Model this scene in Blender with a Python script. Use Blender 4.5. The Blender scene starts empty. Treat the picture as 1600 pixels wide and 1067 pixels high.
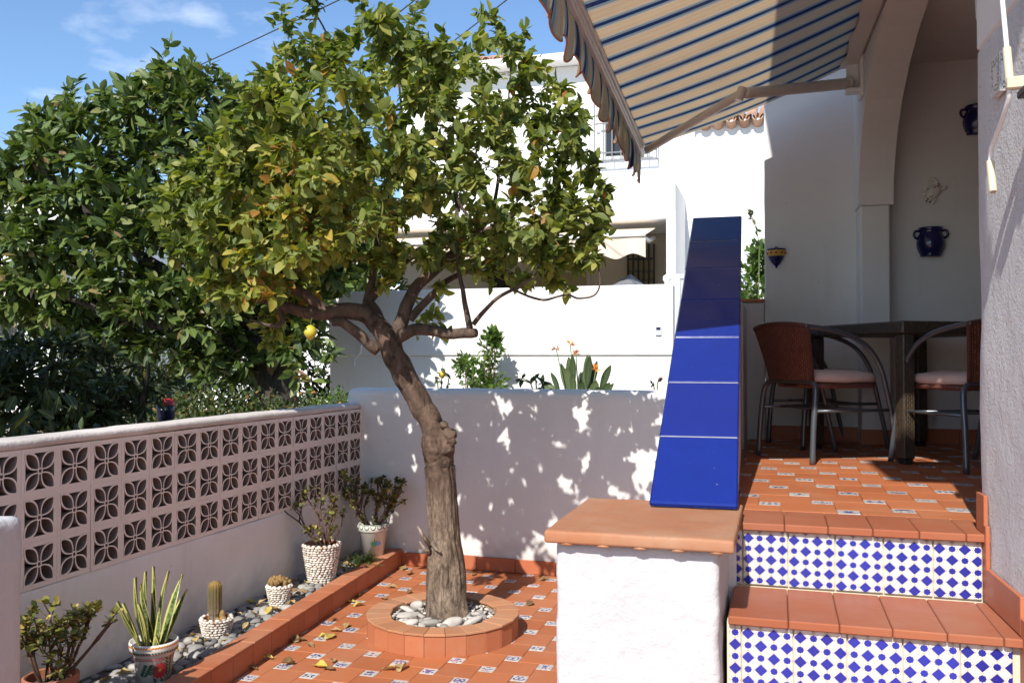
import bpy, math, random
import numpy as np
from mathutils import Vector, Matrix, noise as mnoise
random.seed(7); rng = np.random.default_rng(7)
R = math.radians
SC = bpy.context.scene
COL = SC.collection

# ------------------------------------------------------------------ camera, sky, sun, exposure
F_PX, YAW, PITCH, EYE = 1392.87, 0.2897, 0.0191, 1.63
cam_d = bpy.data.cameras.new('camera'); cam = bpy.data.objects.new('camera', cam_d); COL.objects.link(cam)
cam_d.sensor_width = 36.0; cam_d.lens = F_PX / 1600 * 36; cam_d.clip_end = 2000; cam_d.clip_start = 0.05
cam.location = (0, 0, EYE); cam.rotation_euler = (math.pi / 2 + PITCH, 0, YAW)
SC.camera = cam
SUN_AZ, SUN_EL = 0.095, R(41.5)
sun_d = bpy.data.lights.new('sun', 'SUN'); sun = bpy.data.objects.new('sun', sun_d); COL.objects.link(sun)
sun_d.energy = 4.0; sun_d.angle = R(0.55); sun_d.color = (1.0, 0.95, 0.87)
SD = Vector((math.sin(SUN_AZ) * math.cos(SUN_EL), math.cos(SUN_AZ) * math.cos(SUN_EL), -math.sin(SUN_EL)))
sun.rotation_euler = SD.to_track_quat('-Z', 'Y').to_euler(); sun.location = (0, -5, 12)
world = bpy.data.worlds.new('World'); SC.world = world; world.use_nodes = True
SC.view_settings.view_transform = 'Standard'; SC.view_settings.look = 'None'
SC.view_settings.exposure = 0.66; SC.view_settings.gamma = 1.0; SC.view_settings.use_curve_mapping = False
wt = world.node_tree; wn = wt.nodes; wl = wt.links
bg = wn['Background']; bg.inputs['Strength'].default_value = 0.145
sky = wn.new('ShaderNodeTexSky'); sky.sky_type = 'NISHITA'; sky.sun_disc = False
sky.sun_elevation = SUN_EL; sky.sun_rotation = math.pi + SUN_AZ; sky.air_density = 1.0; sky.dust_density = 0.3; sky.ozone_density = 2.4
tc = wn.new('ShaderNodeTexCoord'); sp = wn.new('ShaderNodeSeparateXYZ'); wl.new(tc.outputs['Generated'], sp.inputs[0])
mz = wn.new('ShaderNodeMath'); mz.operation = 'ADD'; mz.inputs[1].default_value = 0.18; wl.new(sp.outputs[2], mz.inputs[0])
dv = wn.new('ShaderNodeVectorMath'); dv.operation = 'DIVIDE'; cb = wn.new('ShaderNodeCombineXYZ')
for i in range(3): wl.new(mz.outputs[0], cb.inputs[i])
wl.new(tc.outputs['Generated'], dv.inputs[0]); wl.new(cb.outputs[0], dv.inputs[1])
nz = wn.new('ShaderNodeTexNoise'); nz.inputs['Scale'].default_value = 1.7; nz.inputs['Detail'].default_value = 7; nz.inputs['Roughness'].default_value = 0.52
wl.new(dv.outputs[0], nz.inputs['Vector'])
cr = wn.new('ShaderNodeValToRGB'); cr.color_ramp.elements[0].position = 0.60; cr.color_ramp.elements[1].position = 0.84
wl.new(nz.outputs['Fac'], cr.inputs[0])
mxs = wn.new('ShaderNodeMix'); mxs.data_type = 'RGBA'; mxs.inputs['B'].default_value = (7.2, 7.4, 7.9, 1)
wl.new(cr.outputs['Color'], mxs.inputs['Factor']); tint = wn.new('ShaderNodeMix'); tint.data_type = 'RGBA'; tint.blend_type = 'MULTIPLY'; tint.inputs['Factor'].default_value = 1; tint.inputs['B'].default_value = (0.70, 0.79, 0.87, 1); wl.new(sky.outputs[0], tint.inputs['A']); wl.new(tint.outputs['Result'], mxs.inputs['A']); wl.new(mxs.outputs['Result'], bg.inputs['Color'])

_e = Matrix.Rotation(YAW, 3, 'Z') @ Matrix.Rotation(math.pi / 2 + PITCH, 3, 'X')
CR, CU, CF = _e.col[0].copy(), _e.col[1].copy(), -_e.col[2].copy()
def at(u, v, y=None, x=None, z=None):
    """the world point seen at a place of the photograph, at a given depth plane"""
    d = CF + CR * ((u - 800) / F_PX) - CU * ((v - 533.5) / F_PX)
    if y is not None: t = y / d.y
    elif x is not None: t = x / d.x
    else: t = (z - EYE) / d.z
    return Vector((0, 0, EYE)) + d * t

# ------------------------------------------------------------------ material helpers
class X:
    """a shader socket with arithmetic"""
    def __init__(s, nt, v): s.nt = nt; s.v = v
    def _op(s, op, b=None, c=None):
        n = s.nt.nodes.new('ShaderNodeMath'); n.operation = op
        for i, q in enumerate((s, b, c)):
            if q is None: continue
            q = q.v if isinstance(q, X) else q
            if isinstance(q, (int, float)): n.inputs[i].default_value = q
            else: s.nt.links.new(q, n.inputs[i])
        return X(s.nt, n.outputs[0])
    def __add__(s, o): return s._op('ADD', o)
    def __sub__(s, o): return s._op('SUBTRACT', o)
    def __mul__(s, o): return s._op('MULTIPLY', o)
    def __lt__(s, o): return s._op('LESS_THAN', o)
    def __gt__(s, o): return s._op('GREATER_THAN', o)
    def abs(s): return s._op('ABSOLUTE')
    def max(s, o): return s._op('MAXIMUM', o)
    def min(s, o): return s._op('MINIMUM', o)
    def fract(s): return s._op('FRACT')
    def round(s): return s._op('ROUND')
    def sin(s): return s._op('SINE')
    def rng(s, a, b): return (s > a) * (s < b)
def new_mat(name):
    m = bpy.data.materials.new(name); m.use_nodes = True
    nt = m.node_tree; b = nt.nodes['Principled BSDF']
    return m, nt, b
def noise_tex(nt, scale, detail=4, rough=0.55, vec=None, dist=0.0):
    n = nt.nodes.new('ShaderNodeTexNoise'); n.inputs['Scale'].default_value = scale; n.inputs['Detail'].default_value = detail
    n.inputs['Roughness'].default_value = rough; n.inputs['Distortion'].default_value = dist
    if vec is not None: nt.links.new(vec, n.inputs['Vector'])
    return n
def coord(nt, kind='Object'):
    return nt.nodes.new('ShaderNodeTexCoord').outputs[kind]
def wpos(nt): return nt.nodes.new('ShaderNodeNewGeometry').outputs['Position']
def mix(nt, fac, a, b, mode='MIX'):
    n = nt.nodes.new('ShaderNodeMix'); n.data_type = 'RGBA'; n.blend_type = mode
    for k, q in (('Factor', fac), ('A', a), ('B', b)):
        q = q.v if isinstance(q, X) else q
        if isinstance(q, (int, float)): n.inputs[k].default_value = q if k == 'Factor' else (q, q, q, 1)
        elif isinstance(q, tuple): n.inputs[k].default_value = (*q[:3], 1)
        else: nt.links.new(q, n.inputs[k])
    return n.outputs['Result']
def ramp(nt, fac, stops):
    n = nt.nodes.new('ShaderNodeValToRGB'); e = n.color_ramp.elements
    e[0].position, e[0].color = stops[0][0], (*stops[0][1], 1); e[1].position, e[1].color = stops[-1][0], (*stops[-1][1], 1)
    for p, c in stops[1:-1]:
        q = e.new(p); q.color = (*c, 1)
    nt.links.new(fac.v if isinstance(fac, X) else fac, n.inputs[0]); return n.outputs['Color']
def bump(nt, b, h, strength=0.3, dist=0.01):
    n = nt.nodes.new('ShaderNodeBump'); n.inputs['Strength'].default_value = strength; n.inputs['Distance'].default_value = dist
    nt.links.new(h.v if isinstance(h, X) else h, n.inputs['Height']); nt.links.new(n.outputs[0], b.inputs['Normal']); return n
def setc(nt, b, c, key='Base Color'):
    if isinstance(c, tuple): b.inputs[key].default_value = (*c[:3], 1)
    else: nt.links.new(c, b.inputs[key])
def objrand(nt): return nt.nodes.new('ShaderNodeObjectInfo').outputs['Random']
def attr(nt, name):
    n = nt.nodes.new('ShaderNodeAttribute'); n.attribute_name = name; return n.outputs['Fac']

def plain(name, c, rough=0.5, metal=0.0, spec=0.5, var=0.12, scale=12):
    m, nt, b = new_mat(name)
    n = noise_tex(nt, scale, 5, vec=wpos(nt))
    setc(nt, b, mix(nt, n.outputs['Fac'], tuple(x * (1 - var) for x in c), tuple(min(1, x * (1 + var)) for x in c)))
    b.inputs['Roughness'].default_value = rough; b.inputs['Metallic'].default_value = metal; b.inputs['Specular IOR Level'].default_value = spec
    return m
def plaster(name, c=(0.8, 0.785, 0.765), bstr=0.35, bscale=40, stain=0.10, dist=0.006, big=0.0, splash=False):
    m, nt, b = new_mat(name); P = wpos(nt)
    n1 = noise_tex(nt, 1.3, 6, 0.6, P); n2 = noise_tex(nt, 9, 5, 0.6, P); n3 = noise_tex(nt, bscale, 6, 0.6, P)
    dark = tuple(x * (1 - stain) for x in c)
    col = mix(nt, ramp(nt, n1.outputs['Fac'], [(0.35, (0, 0, 0)), (0.7, (1, 1, 1))]), dark, c)
    spots = ramp(nt, n2.outputs['Fac'], [(0.68, (0, 0, 0)), (0.8, (1, 1, 1))])
    col = mix(nt, X(nt, spots) * 0.16, col, tuple(x * 0.5 for x in c))
    mpz = nt.nodes.new('ShaderNodeMapping'); mpz.inputs['Scale'].default_value = (5.5, 5.5, 0.7); nt.links.new(P, mpz.inputs[0]); n4 = noise_tex(nt, 1.0, 7, 0.68, mpz.outputs[0])
    run = ramp(nt, n4.outputs['Fac'], [(0.55, (0, 0, 0)), (0.74, (1, 1, 1))]); col = mix(nt, X(nt, run) * min(.55, stain * 2.4), col, (c[0] * .58, c[1] * .56, c[2] * .53))
    n5 = noise_tex(nt, 22, 3, 0.5, P); fl = ramp(nt, n5.outputs['Fac'], [(0.73, (0, 0, 0)), (0.77, (1, 1, 1))]); col = mix(nt, X(nt, fl) * 0.35, col, (0.20, 0.17, 0.15))
    if splash:   # dirt splashed up the foot of the wall
        sz = nt.nodes.new('ShaderNodeSeparateXYZ'); nt.links.new(P, sz.inputs[0])
        dz = ramp(nt, X(nt, sz.outputs[2]) * 1.0 + X(nt, n2.outputs['Fac']) * 0.35, [(0.24, (1, 1, 1)), (0.46, (0, 0, 0))]); col = mix(nt, X(nt, dz) * 0.45, col, (0.34, 0.27, 0.22))
    setc(nt, b, col); b.inputs['Roughness'].default_value = 0.88; b.inputs['Specular IOR Level'].default_value = 0.25
    h = X(nt, n3.outputs['Fac']) + X(nt, n2.outputs['Fac']) * (1.2 + big)
    bump(nt, b, h, bstr, dist); return m
def terracotta(name, c, rough=0.42, var=0.22, spec=0.5, scale=6, dirty=0.15):
    m, nt, b = new_mat(name); P = wpos(nt)
    r = X(nt, objrand(nt)); n1 = noise_tex(nt, scale, 6, 0.6, P); n2 = noise_tex(nt, 55, 4, 0.6, P)
    a = tuple(x * (1 - var) for x in c); d = (min(1, c[0] * (1 + var)), c[1] * (1 + var * 1.3), c[2] * (1 + var * 1.5))
    col = mix(nt, r * 0.6 + X(nt, n1.outputs['Fac']) * 0.4, a, d)
    sm = ramp(nt, n2.outputs['Fac'], [(0.60, (0, 0, 0)), (0.75, (1, 1, 1))])
    col = mix(nt, X(nt, sm) * dirty, col, (c[0] * .45, c[1] * .5, c[2] * .55))
    dust = ramp(nt, noise_tex(nt, 2.3, 6, 0.65, P).outputs['Fac'], [(0.45, (0, 0, 0)), (0.72, (1, 1, 1))])
    col = mix(nt, X(nt, dust) * dirty * 1.2, col, (0.42, 0.27, 0.18))
    setc(nt, b, col); setc(nt, b, ramp(nt, n1.outputs['Fac'], [(0.3, (rough * .8,) * 3), (0.7, (min(1, rough * 1.3),) * 3)]), 'Roughness')
    b.inputs['Specular IOR Level'].default_value = spec; bump(nt, b, n2.outputs['Fac'], 0.08, 0.003); return m

M = {}
M['plaster'] = plaster('white_plaster', (0.80, 0.785, 0.77), 0.30, 45, splash=True)
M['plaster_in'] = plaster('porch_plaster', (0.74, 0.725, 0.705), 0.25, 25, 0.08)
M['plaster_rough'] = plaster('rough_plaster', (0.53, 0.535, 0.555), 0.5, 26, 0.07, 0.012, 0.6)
M['plaster_gritty'] = plaster('gritty_plaster', (0.80, 0.785, 0.78), 1.0, 110, 0.06, 0.014, 0.8)
M['plaster_far'] = plaster('far_plaster', (0.84, 0.825, 0.80), 0.35, 6, 0.05, 0.02)
M['plaster_old'] = plaster('weathered_plaster', (0.86, 0.83, 0.805), 0.4, 70, 0.13, 0.006, splash=True)
M['raw_block'] = plain('raw_concrete', (0.25, 0.185, 0.15), 0.95, var=0.3, scale=20)  # inner faces of the pierced blocks, coloured dark for the shade in the holes
M['lichen'] = plaster('lichen_wall_top', (0.76, 0.69, 0.65), 0.6, 60, 0.34, 0.008)
M['block'] = plaster('concrete_block', (0.86, 0.765, 0.71), 0.35, 120, 0.10, 0.003)
M['beige'] = plaster('beige_plaster', (0.66, 0.56, 0.43), 0.2, 10, 0.06)
M['tile'] = terracotta('terracotta_tile', (0.40, 0.128, 0.052), 0.58, 0.15, spec=0.14, dirty=0.2)
M['skirt'] = terracotta('skirting_tile', (0.44, 0.130, 0.058), 0.5, 0.14, spec=0.3)
M['cap'] = terracotta('stone_cap', (0.40, 0.170, 0.085), 0.68, 0.20, spec=0.25, scale=9, dirty=0.6)
M['coping'] = terracotta('ring_coping', (0.42, 0.185, 0.090), 0.75, 0.2, spec=0.25, dirty=0.45)
M['ringtile'] = terracotta('ring_tile', (0.42, 0.140, 0.064), 0.6, 0.16, spec=0.25, dirty=0.3)
M['nosing'] = terracotta('nosing_tile', (0.33, 0.105, 0.052), 0.5, 0.12, spec=0.2)
M['grout'] = plain('grout', (0.40, 0.24, 0.155), 0.9)
M['rail_grout'] = plain('rail_grout', (0.36, 0.345, 0.31), 0.9, var=0.35, scale=30)
M['grout_pale'] = plain('pale_grout', (0.62, 0.55, 0.42), 0.9)
M['soil'] = plain('soil', (0.085, 0.068, 0.053), 0.95, var=0.5, scale=40)
M['ground'] = plain('dry_earth', (0.30, 0.245, 0.19), 0.95, var=0.3, scale=3)
M['white_paint'] = plain('white_paint', (0.78, 0.78, 0.77), 0.35, var=0.03)
M['cream'] = plain('cream_plastic', (0.66, 0.58, 0.40), 0.4, var=0.06)
M['alu'] = plain('awning_metal', (0.62, 0.58, 0.53), 0.38, var=0.05)
M['steel'] = plain('grey_tube', (0.13, 0.145, 0.165), 0.28, metal=0.55, var=0.1)
M['dark_metal'] = plain('dark_iron', (0.03, 0.03, 0.032), 0.5)
M['iron_grey'] = plain('grey_iron', (0.17, 0.17, 0.175), 0.5)
M['grey_metal'] = plain('grey_gate', (0.55, 0.57, 0.60), 0.4, var=0.05)
M['cushion'] = plain('pink_cushion', (0.62, 0.44, 0.38), 0.9, var=0.08, scale=30)
M['cobalt'] = plain('cobalt_glaze', (0.010, 0.012, 0.085), 0.14, spec=0.7, var=0.3)
M['yellow_glaze'] = plain('yellow_glaze', (0.60, 0.36, 0.06), 0.2)
M['glaze_white'] = plain('white_glaze', (0.72, 0.70, 0.64), 0.2, var=0.06)
M['red_paint'] = plain('red_glaze', (0.42, 0.035, 0.04), 0.25)
M['orange_paint'] = plain('orange_glaze', (0.62, 0.24, 0.03), 0.25)
M['green_paint'] = plain('green_glaze', (0.035, 0.10, 0.055), 0.25)
M['blue_paint'] = plain('blue_glaze', (0.06, 0.14, 0.36), 0.25)
M['terra_pot'] = terracotta('clay_pot', (0.36, 0.13, 0.07), 0.8, 0.2)
M['grey_cloth'] = plain('grey_cover', (0.16, 0.165, 0.18), 0.8)
M['awning_cream'] = plain('cream_awning', (0.72, 0.60, 0.46), 0.85, var=0.04)
M['glass_dark'] = plain('window_glass', (0.03, 0.03, 0.03), 0.08)
M['glass_warm'] = plain('curtained_window', (0.36, 0.28, 0.14), 0.25)
M['red_plastic'] = plain('red_plastic', (0.45, 0.03, 0.03), 0.35)
M['navy_plastic'] = plain('navy_plastic', (0.012, 0.018, 0.06), 0.35)
M['black'] = plain('black_rubber', (0.02, 0.02, 0.02), 0.6)
M['orange_flower'] = plain('orange_flower', (0.75, 0.25, 0.02), 0.5)
M['dry_flower'] = plain('dry_flower', (0.38, 0.15, 0.06), 0.7)
M['yellow_flower'] = plain('yellow_flower', (0.62, 0.48, 0.07), 0.6)
M['red_leaf'] = plain('reddish_leaf', (0.16, 0.03, 0.035), 0.5)
M['hinge'] = plain('dark_eye', (0.01, 0.01, 0.015), 0.3)

def mat_stone(name, stops):
    m, nt, b = new_mat(name); r = objrand(nt)
    n1 = noise_tex(nt, 30, 5, 0.6, wpos(nt)); n2 = noise_tex(nt, 7, 4, 0.6, wpos(nt))
    c = ramp(nt, X(nt, r) * 0.8 + X(nt, n2.outputs['Fac']) * 0.25, stops)
    c = mix(nt, X(nt, n1.outputs['Fac']) * 0.5, c, (0.12, 0.11, 0.10), 'MIX'); setc(nt, b, c); b.inputs['Roughness'].default_value = 0.75
    bump(nt, b, n1.outputs['Fac'], 0.25, 0.004); return m
M['stone_white'] = mat_stone('pale_stone', [(0.1, (0.22, 0.21, 0.20)), (0.35, (0.45, 0.41, 0.36)), (0.7, (0.66, 0.61, 0.55)), (0.95, (0.72, 0.67, 0.62))])
M['stone_bed'] = mat_stone('bed_stone', [(0.1, (0.16, 0.16, 0.165)), (0.5, (0.30, 0.29, 0.28)), (0.95, (0.50, 0.47, 0.43))])
def mat_pebble():
    m, nt, b = new_mat('pot_pebble'); a = attr(nt, 'rnd')
    c = ramp(nt, a, [(0.0, (0.40, 0.35, 0.29)), (0.35, (0.62, 0.56, 0.49)), (0.8, (0.74, 0.69, 0.62)), (1.0, (0.50, 0.40, 0.33))])
    setc(nt, b, c); b.inputs['Roughness'].default_value = 0.6; return m
M['pebble'] = mat_pebble()

def mat_leaf(name, stops, per_obj, rough=0.35, trans=0.30, spec=0.5, tcol=None, rib=(0.30, 0.34, 0.10), rib_amt=0.35):
    m, nt, b = new_mat(name)
    a = objrand(nt) if per_obj else attr(nt, 'rnd')
    c = ramp(nt, a, stops)
    uv = nt.nodes.new('ShaderNodeSeparateXYZ'); nt.links.new(coord(nt, 'UV'), uv.inputs[0]); u = X(nt, uv.outputs[0]); v = X(nt, uv.outputs[1])
    mid = (u - 0.5).abs() < 0.035
    vein = ((v * 9 - (u - 0.5).abs() * 5).fract() - 0.5).abs() < 0.07
    n = noise_tex(nt, 25, 3, 0.5, wpos(nt))
    c = mix(nt, X(nt, n.outputs['Fac']) * 0.35, c, mix(nt, 0.5, c, (0.02, 0.03, 0.008)))
    c = mix(nt, (mid.max(vein * 0.35)) * rib_amt, c, rib)
    setc(nt, b, c); b.inputs['Roughness'].default_value = rough; b.inputs['Specular IOR Level'].default_value = spec
    bump(nt, b, (mid.max(vein * 0.6)), 0.25, 0.002)
    t = nt.nodes.new('ShaderNodeBsdfTranslucent'); tc_ = mix(nt, 1.0, c, tcol or (1.6, 1.75, 0.55), 'MULTIPLY'); nt.links.new(tc_, t.inputs['Color'])
    ms = nt.nodes.new('ShaderNodeMixShader'); ms.inputs[0].default_value = trans
    nt.links.new(b.outputs[0], ms.inputs[1]); nt.links.new(t.outputs[0], ms.inputs[2])
    nt.links.new(ms.outputs[0], nt.nodes['Material Output'].inputs['Surface']); return m
LEMON = [(0.0, (0.065, 0.100, 0.024)), (0.28, (0.135, 0.175, 0.042)), (0.58, (0.215, 0.250, 0.060)), (0.82, (0.32, 0.32, 0.080)), (0.94, (0.44, 0.38, 0.08)), (0.985, (0.50, 0.33, 0.05)), (1.0, (0.36, 0.16, 0.04))]
RUBBER = [(0.0, (0.045, 0.078, 0.022)), (0.45, (0.090, 0.140, 0.035)), (0.80, (0.150, 0.200, 0.052)), (0.955, (0.21, 0.23, 0.08)), (1.0, (0.28, 0.15, 0.09))]
PITTO = [(0.0, (0.018, 0.034, 0.014)), (0.6, (0.036, 0.058, 0.022)), (0.9, (0.065, 0.085, 0.030)), (1.0, (0.15, 0.12, 0.04))]
BUSH = [(0.0, (0.035, 0.085, 0.015)), (0.5, (0.075, 0.150, 0.025)), (0.9, (0.14, 0.22, 0.04)), (1.0, (0.22, 0.25, 0.05))]
HEDGE = [(0.0, (0.020, 0.040, 0.010)), (0.5, (0.045, 0.075, 0.016)), (0.9, (0.11, 0.13, 0.03)), (1.0, (0.28, 0.14, 0.05))]
JADE = [(0.0, (0.065, 0.085, 0.025)), (0.4, (0.13, 0.15, 0.04)), (0.75, (0.30, 0.27, 0.065)), (1.0, (0.50, 0.37, 0.11))]
DRY = [(0.0, (0.22, 0.13, 0.06)), (0.5, (0.42, 0.28, 0.12)), (0.8, (0.56, 0.42, 0.19)), (1.0, (0.60, 0.46, 0.08))]
for k, st, kw in (('lemon', LEMON, dict(rough=0.48, spec=0.3, trans=0.34)), ('rubber', RUBBER, dict(rough=0.36, spec=0.32, trans=0.2)), ('pitto', PITTO, dict(rough=0.46, spec=0.3, trans=0.15)), ('bush', BUSH, {}),
                  ('hedge', HEDGE, dict(rough=0.5, trans=0.2)), ('jade', JADE, dict(rough=0.3, trans=0.12, rib_amt=0.0)), ('dry', DRY, dict(rough=0.7, trans=0.15, tcol=(1.2, 1.0, 0.6), rib=(0.2, 0.12, 0.05)))):
    M[k] = mat_leaf(k + '_foliage', st, False, **kw); M[k + '_leaf'] = mat_leaf(k + '_leaf', st, True, **kw)

def mat_bark(name, c1, c2, vs=(14, 14, 2.2), strength=0.9):
    m, nt, b = new_mat(name); mp = nt.nodes.new('ShaderNodeMapping'); mp.inputs['Scale'].default_value = vs
    nt.links.new(wpos(nt), mp.inputs[0])
    n1 = noise_tex(nt, 1.6, 8, 0.65, mp.outputs[0], 0.6); n2 = noise_tex(nt, 9, 5, 0.6, wpos(nt))
    v = nt.nodes.new('ShaderNodeTexVoronoi'); v.inputs['Scale'].default_value = 2.2; nt.links.new(mp.outputs[0], v.inputs['Vector'])
    v2 = nt.nodes.new('ShaderNodeTexVoronoi'); v2.feature = 'DISTANCE_TO_EDGE'; v2.inputs['Scale'].default_value = 3.2
    mp2 = nt.nodes.new('ShaderNodeMapping'); mp2.inputs['Scale'].default_value = (vs[0] * .8, vs[1] * .8, vs[2] * .45); nt.links.new(mix(nt, 0.04, wpos(nt), n2.outputs['Color']), mp2.inputs[0]); nt.links.new(mp2.outputs[0], v2.inputs['Vector'])
    ck = X(nt, v2.outputs['Distance']).min(0.14) * 3.0
    f = X(nt, n1.outputs['Fac']) * 0.68 + X(nt, n2.outputs['Fac']) * 0.36 + ck * 0.12 - 0.03
    setc(nt, b, ramp(nt, f, [(0.36, c1), (0.56, tuple((a + d) / 2 for a, d in zip(c1, c2))), (0.74, c2)])); b.inputs['Roughness'].default_value = 0.9
    bump(nt, b, X(nt, n1.outputs['Fac']) + X(nt, v.outputs['Distance']) * 0.4 + ck * 0.7, strength, 0.012); return m
M['bark_old'] = mat_bark('grey_bark', (0.070, 0.050, 0.036), (0.44, 0.345, 0.26), (16, 16, 5), 0.85)
M['bark'] = mat_bark('brown_bark', (0.034, 0.022, 0.016), (0.180, 0.120, 0.088), (10, 10, 6), 0.5)
def mat_trunk():
    m, nt, b = new_mat('graft_bark'); P = wpos(nt)
    def layer(vs, c1, c2, seed):
        mp = nt.nodes.new('ShaderNodeMapping'); mp.inputs['Scale'].default_value = vs; nt.links.new(P, mp.inputs[0])
        n1 = noise_tex(nt, 1.6, 8, 0.68, mp.outputs[0], 0.9); return n1, ramp(nt, n1.outputs['Fac'], [(0.34, c1), (0.52, tuple((a * .45 + d * .55) for a, d in zip(c1, c2))), (0.70, c2)])
    na, ca = layer((15, 15, 4.2), (0.045, 0.031, 0.022), (0.40, 0.305, 0.225), 0); nb, cb_ = layer((10, 10, 6), (0.034, 0.022, 0.016), (0.180, 0.120, 0.088), 1)
    ng = noise_tex(nt, 26, 6, 0.65, P); npz = noise_tex(nt, 5, 5, 0.6, P)
    v = nt.nodes.new('ShaderNodeTexVoronoi'); v.feature = 'DISTANCE_TO_EDGE'; v.inputs['Scale'].default_value = 1.0
    mp = nt.nodes.new('ShaderNodeMapping'); mp.inputs['Scale'].default_value = (38, 38, 13); nt.links.new(mix(nt, 0.05, P, ng.outputs['Color']), mp.inputs[0]); nt.links.new(mp.outputs[0], v.inputs['Vector'])
    ck = X(nt, v.outputs['Distance']).min(0.10) * 8.0
    ca = mix(nt, (X(nt, 1.0) if False else ck * -0.55 + 0.55), ca, (0.035, 0.024, 0.018))
    ca = mix(nt, X(nt, ramp(nt, npz.outputs['Fac'], [(0.42, (0, 0, 0)), (0.66, (1, 1, 1))])) * 0.45, ca, (0.145, 0.098, 0.068))
    s = nt.nodes.new('ShaderNodeSeparateXYZ'); nt.links.new(P, s.inputs[0])
    t = ramp(nt, X(nt, s.outputs[2]) * 1.0 + X(nt, npz.outputs['Fac']) * 0.5 - 0.25, [(0.80, (0, 0, 0)), (1.0, (1, 1, 1))])
    setc(nt, b, mix(nt, t, ca, cb_)); b.inputs['Roughness'].default_value = 0.9; b.inputs['Specular IOR Level'].default_value = 0.2
    bump(nt, b, X(nt, na.outputs['Fac']) + ck * 0.10 + X(nt, ng.outputs['Fac']) * 0.4, 0.9, 0.014); return m
M['trunk'] = mat_trunk()
M['bark_dark'] = mat_bark('dark_bark', (0.02, 0.015, 0.012), (0.09, 0.07, 0.055))
M['strelitzia'] = mat_leaf('grey_green_leaf', [(0, (0.030, 0.055, 0.020)), (0.6, (0.065, 0.095, 0.035)), (1, (0.12, 0.15, 0.06))], True, rough=0.45, trans=0.1, rib_amt=0.2)
M['twig'] = plain('twig_bark', (0.12, 0.085, 0.05), 0.8, var=0.4, scale=20)
M['jade_stem'] = plain('jade_stem', (0.09, 0.05, 0.035), 0.7, var=0.3)
M['green_stem'] = plain('green_stem', (0.10, 0.15, 0.04), 0.5, var=0.3)

def uvxy(nt):
    s = nt.nodes.new('ShaderNodeSeparateXYZ'); nt.links.new(coord(nt, 'UV'), s.inputs[0]); return X(nt, s.outputs[0]), X(nt, s.outputs[1])
def mat_riser():
    m, nt, b = new_mat('patterned_riser_tile'); u, v = uvxy(nt)
    a = u * 4 + 1.5; c = v * 5.4
    s = (a + c) * 0.5; t = (a - c) * 0.5
    ds = (s - s.round()).abs(); dt = (t - t.round()).abs(); dm = ds.max(dt)
    es = ((s).fract() - 0.5).abs(); et = ((t).fract() - 0.5).abs(); sm = es.max(et).min((es + et) * 0.71)
    n = noise_tex(nt, 4, 5, 0.6, wpos(nt)); n2 = noise_tex(nt, 80, 3, 0.6, wpos(nt))
    white = mix(nt, n2.outputs['Fac'], (0.66, 0.66, 0.62), (0.76, 0.76, 0.73)); blue = mix(nt, X(nt, n.outputs['Fac']) * 0.6 + X(nt, objrand(nt)) * 0.5, (0.012, 0.012, 0.17), (0.035, 0.045, 0.38))
    col = mix(nt, dm < 0.255, white, blue); col = mix(nt, dm.rng(0.295, 0.322), col, (0.42, 0.26, 0.12))
    col = mix(nt, sm < 0.245, col, white); col = mix(nt, sm.rng(0.212, 0.242), col, (0.42, 0.26, 0.12)); col = mix(nt, sm < 0.165, col, blue)
    edge = ramp(nt, v + X(nt, n.outputs['Fac']) * 0.25, [(0.93, (0, 0, 0)), (1.12, (1, 1, 1))])
    jn = ((u - 0.5).abs() > 0.482); col = mix(nt, jn * 0.6, col, (0.44, 0.32, 0.17))
    col = mix(nt, X(nt, edge) * 0.55, col, (0.46, 0.33, 0.14))
    setc(nt, b, col); b.inputs['Roughness'].default_value = 0.14; return m
M['riser'] = mat_riser()
def mat_insert():
    m, nt, b = new_mat('blue_white_insert'); u, v = uvxy(nt); r = X(nt, objrand(nt))
    a = (u - 0.5).abs(); c = v - 0.5
    cmb = nt.nodes.new('ShaderNodeCombineXYZ'); nt.links.new((a + r * 31).v, cmb.inputs[0]); nt.links.new((c + r * 17).v, cmb.inputs[1]); nt.links.new((r * 7).v, cmb.inputs[2])
    n = noise_tex(nt, 5.2, 1.0, 0.4, cmb.outputs[0])
    inside = (a < 0.40) * (c.abs() < 0.40) * ((a * a + c * c) < 0.19)
    f = inside * (X(nt, n.outputs['Fac']) > 0.515)
    line = ((a.max(c.abs())).rng(0.455, 0.47))
    w = mix(nt, r, (0.62, 0.62, 0.585), (0.50, 0.49, 0.46))
    col = mix(nt, f, w, mix(nt, (r * 5.7).fract(), (0.02, 0.025, 0.16), (0.05, 0.07, 0.30))); col = mix(nt, line * 0.6, col, (0.08, 0.08, 0.2))
    red = inside * ((a * a + (c - 0.26) * (c - 0.26)) < 0.004) * ((r * 3.3).fract() > 0.5); col = mix(nt, red, col, (0.30, 0.08, 0.05))
    nn = noise_tex(nt, 8, 4, 0.6, wpos(nt)); col = mix(nt, X(nt, nn.outputs['Fac']) * 0.3, col, (0.45, 0.32, 0.22))
    setc(nt, b, col); b.inputs['Roughness'].default_value = 0.25; return m
M['insert'] = mat_insert()
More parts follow.
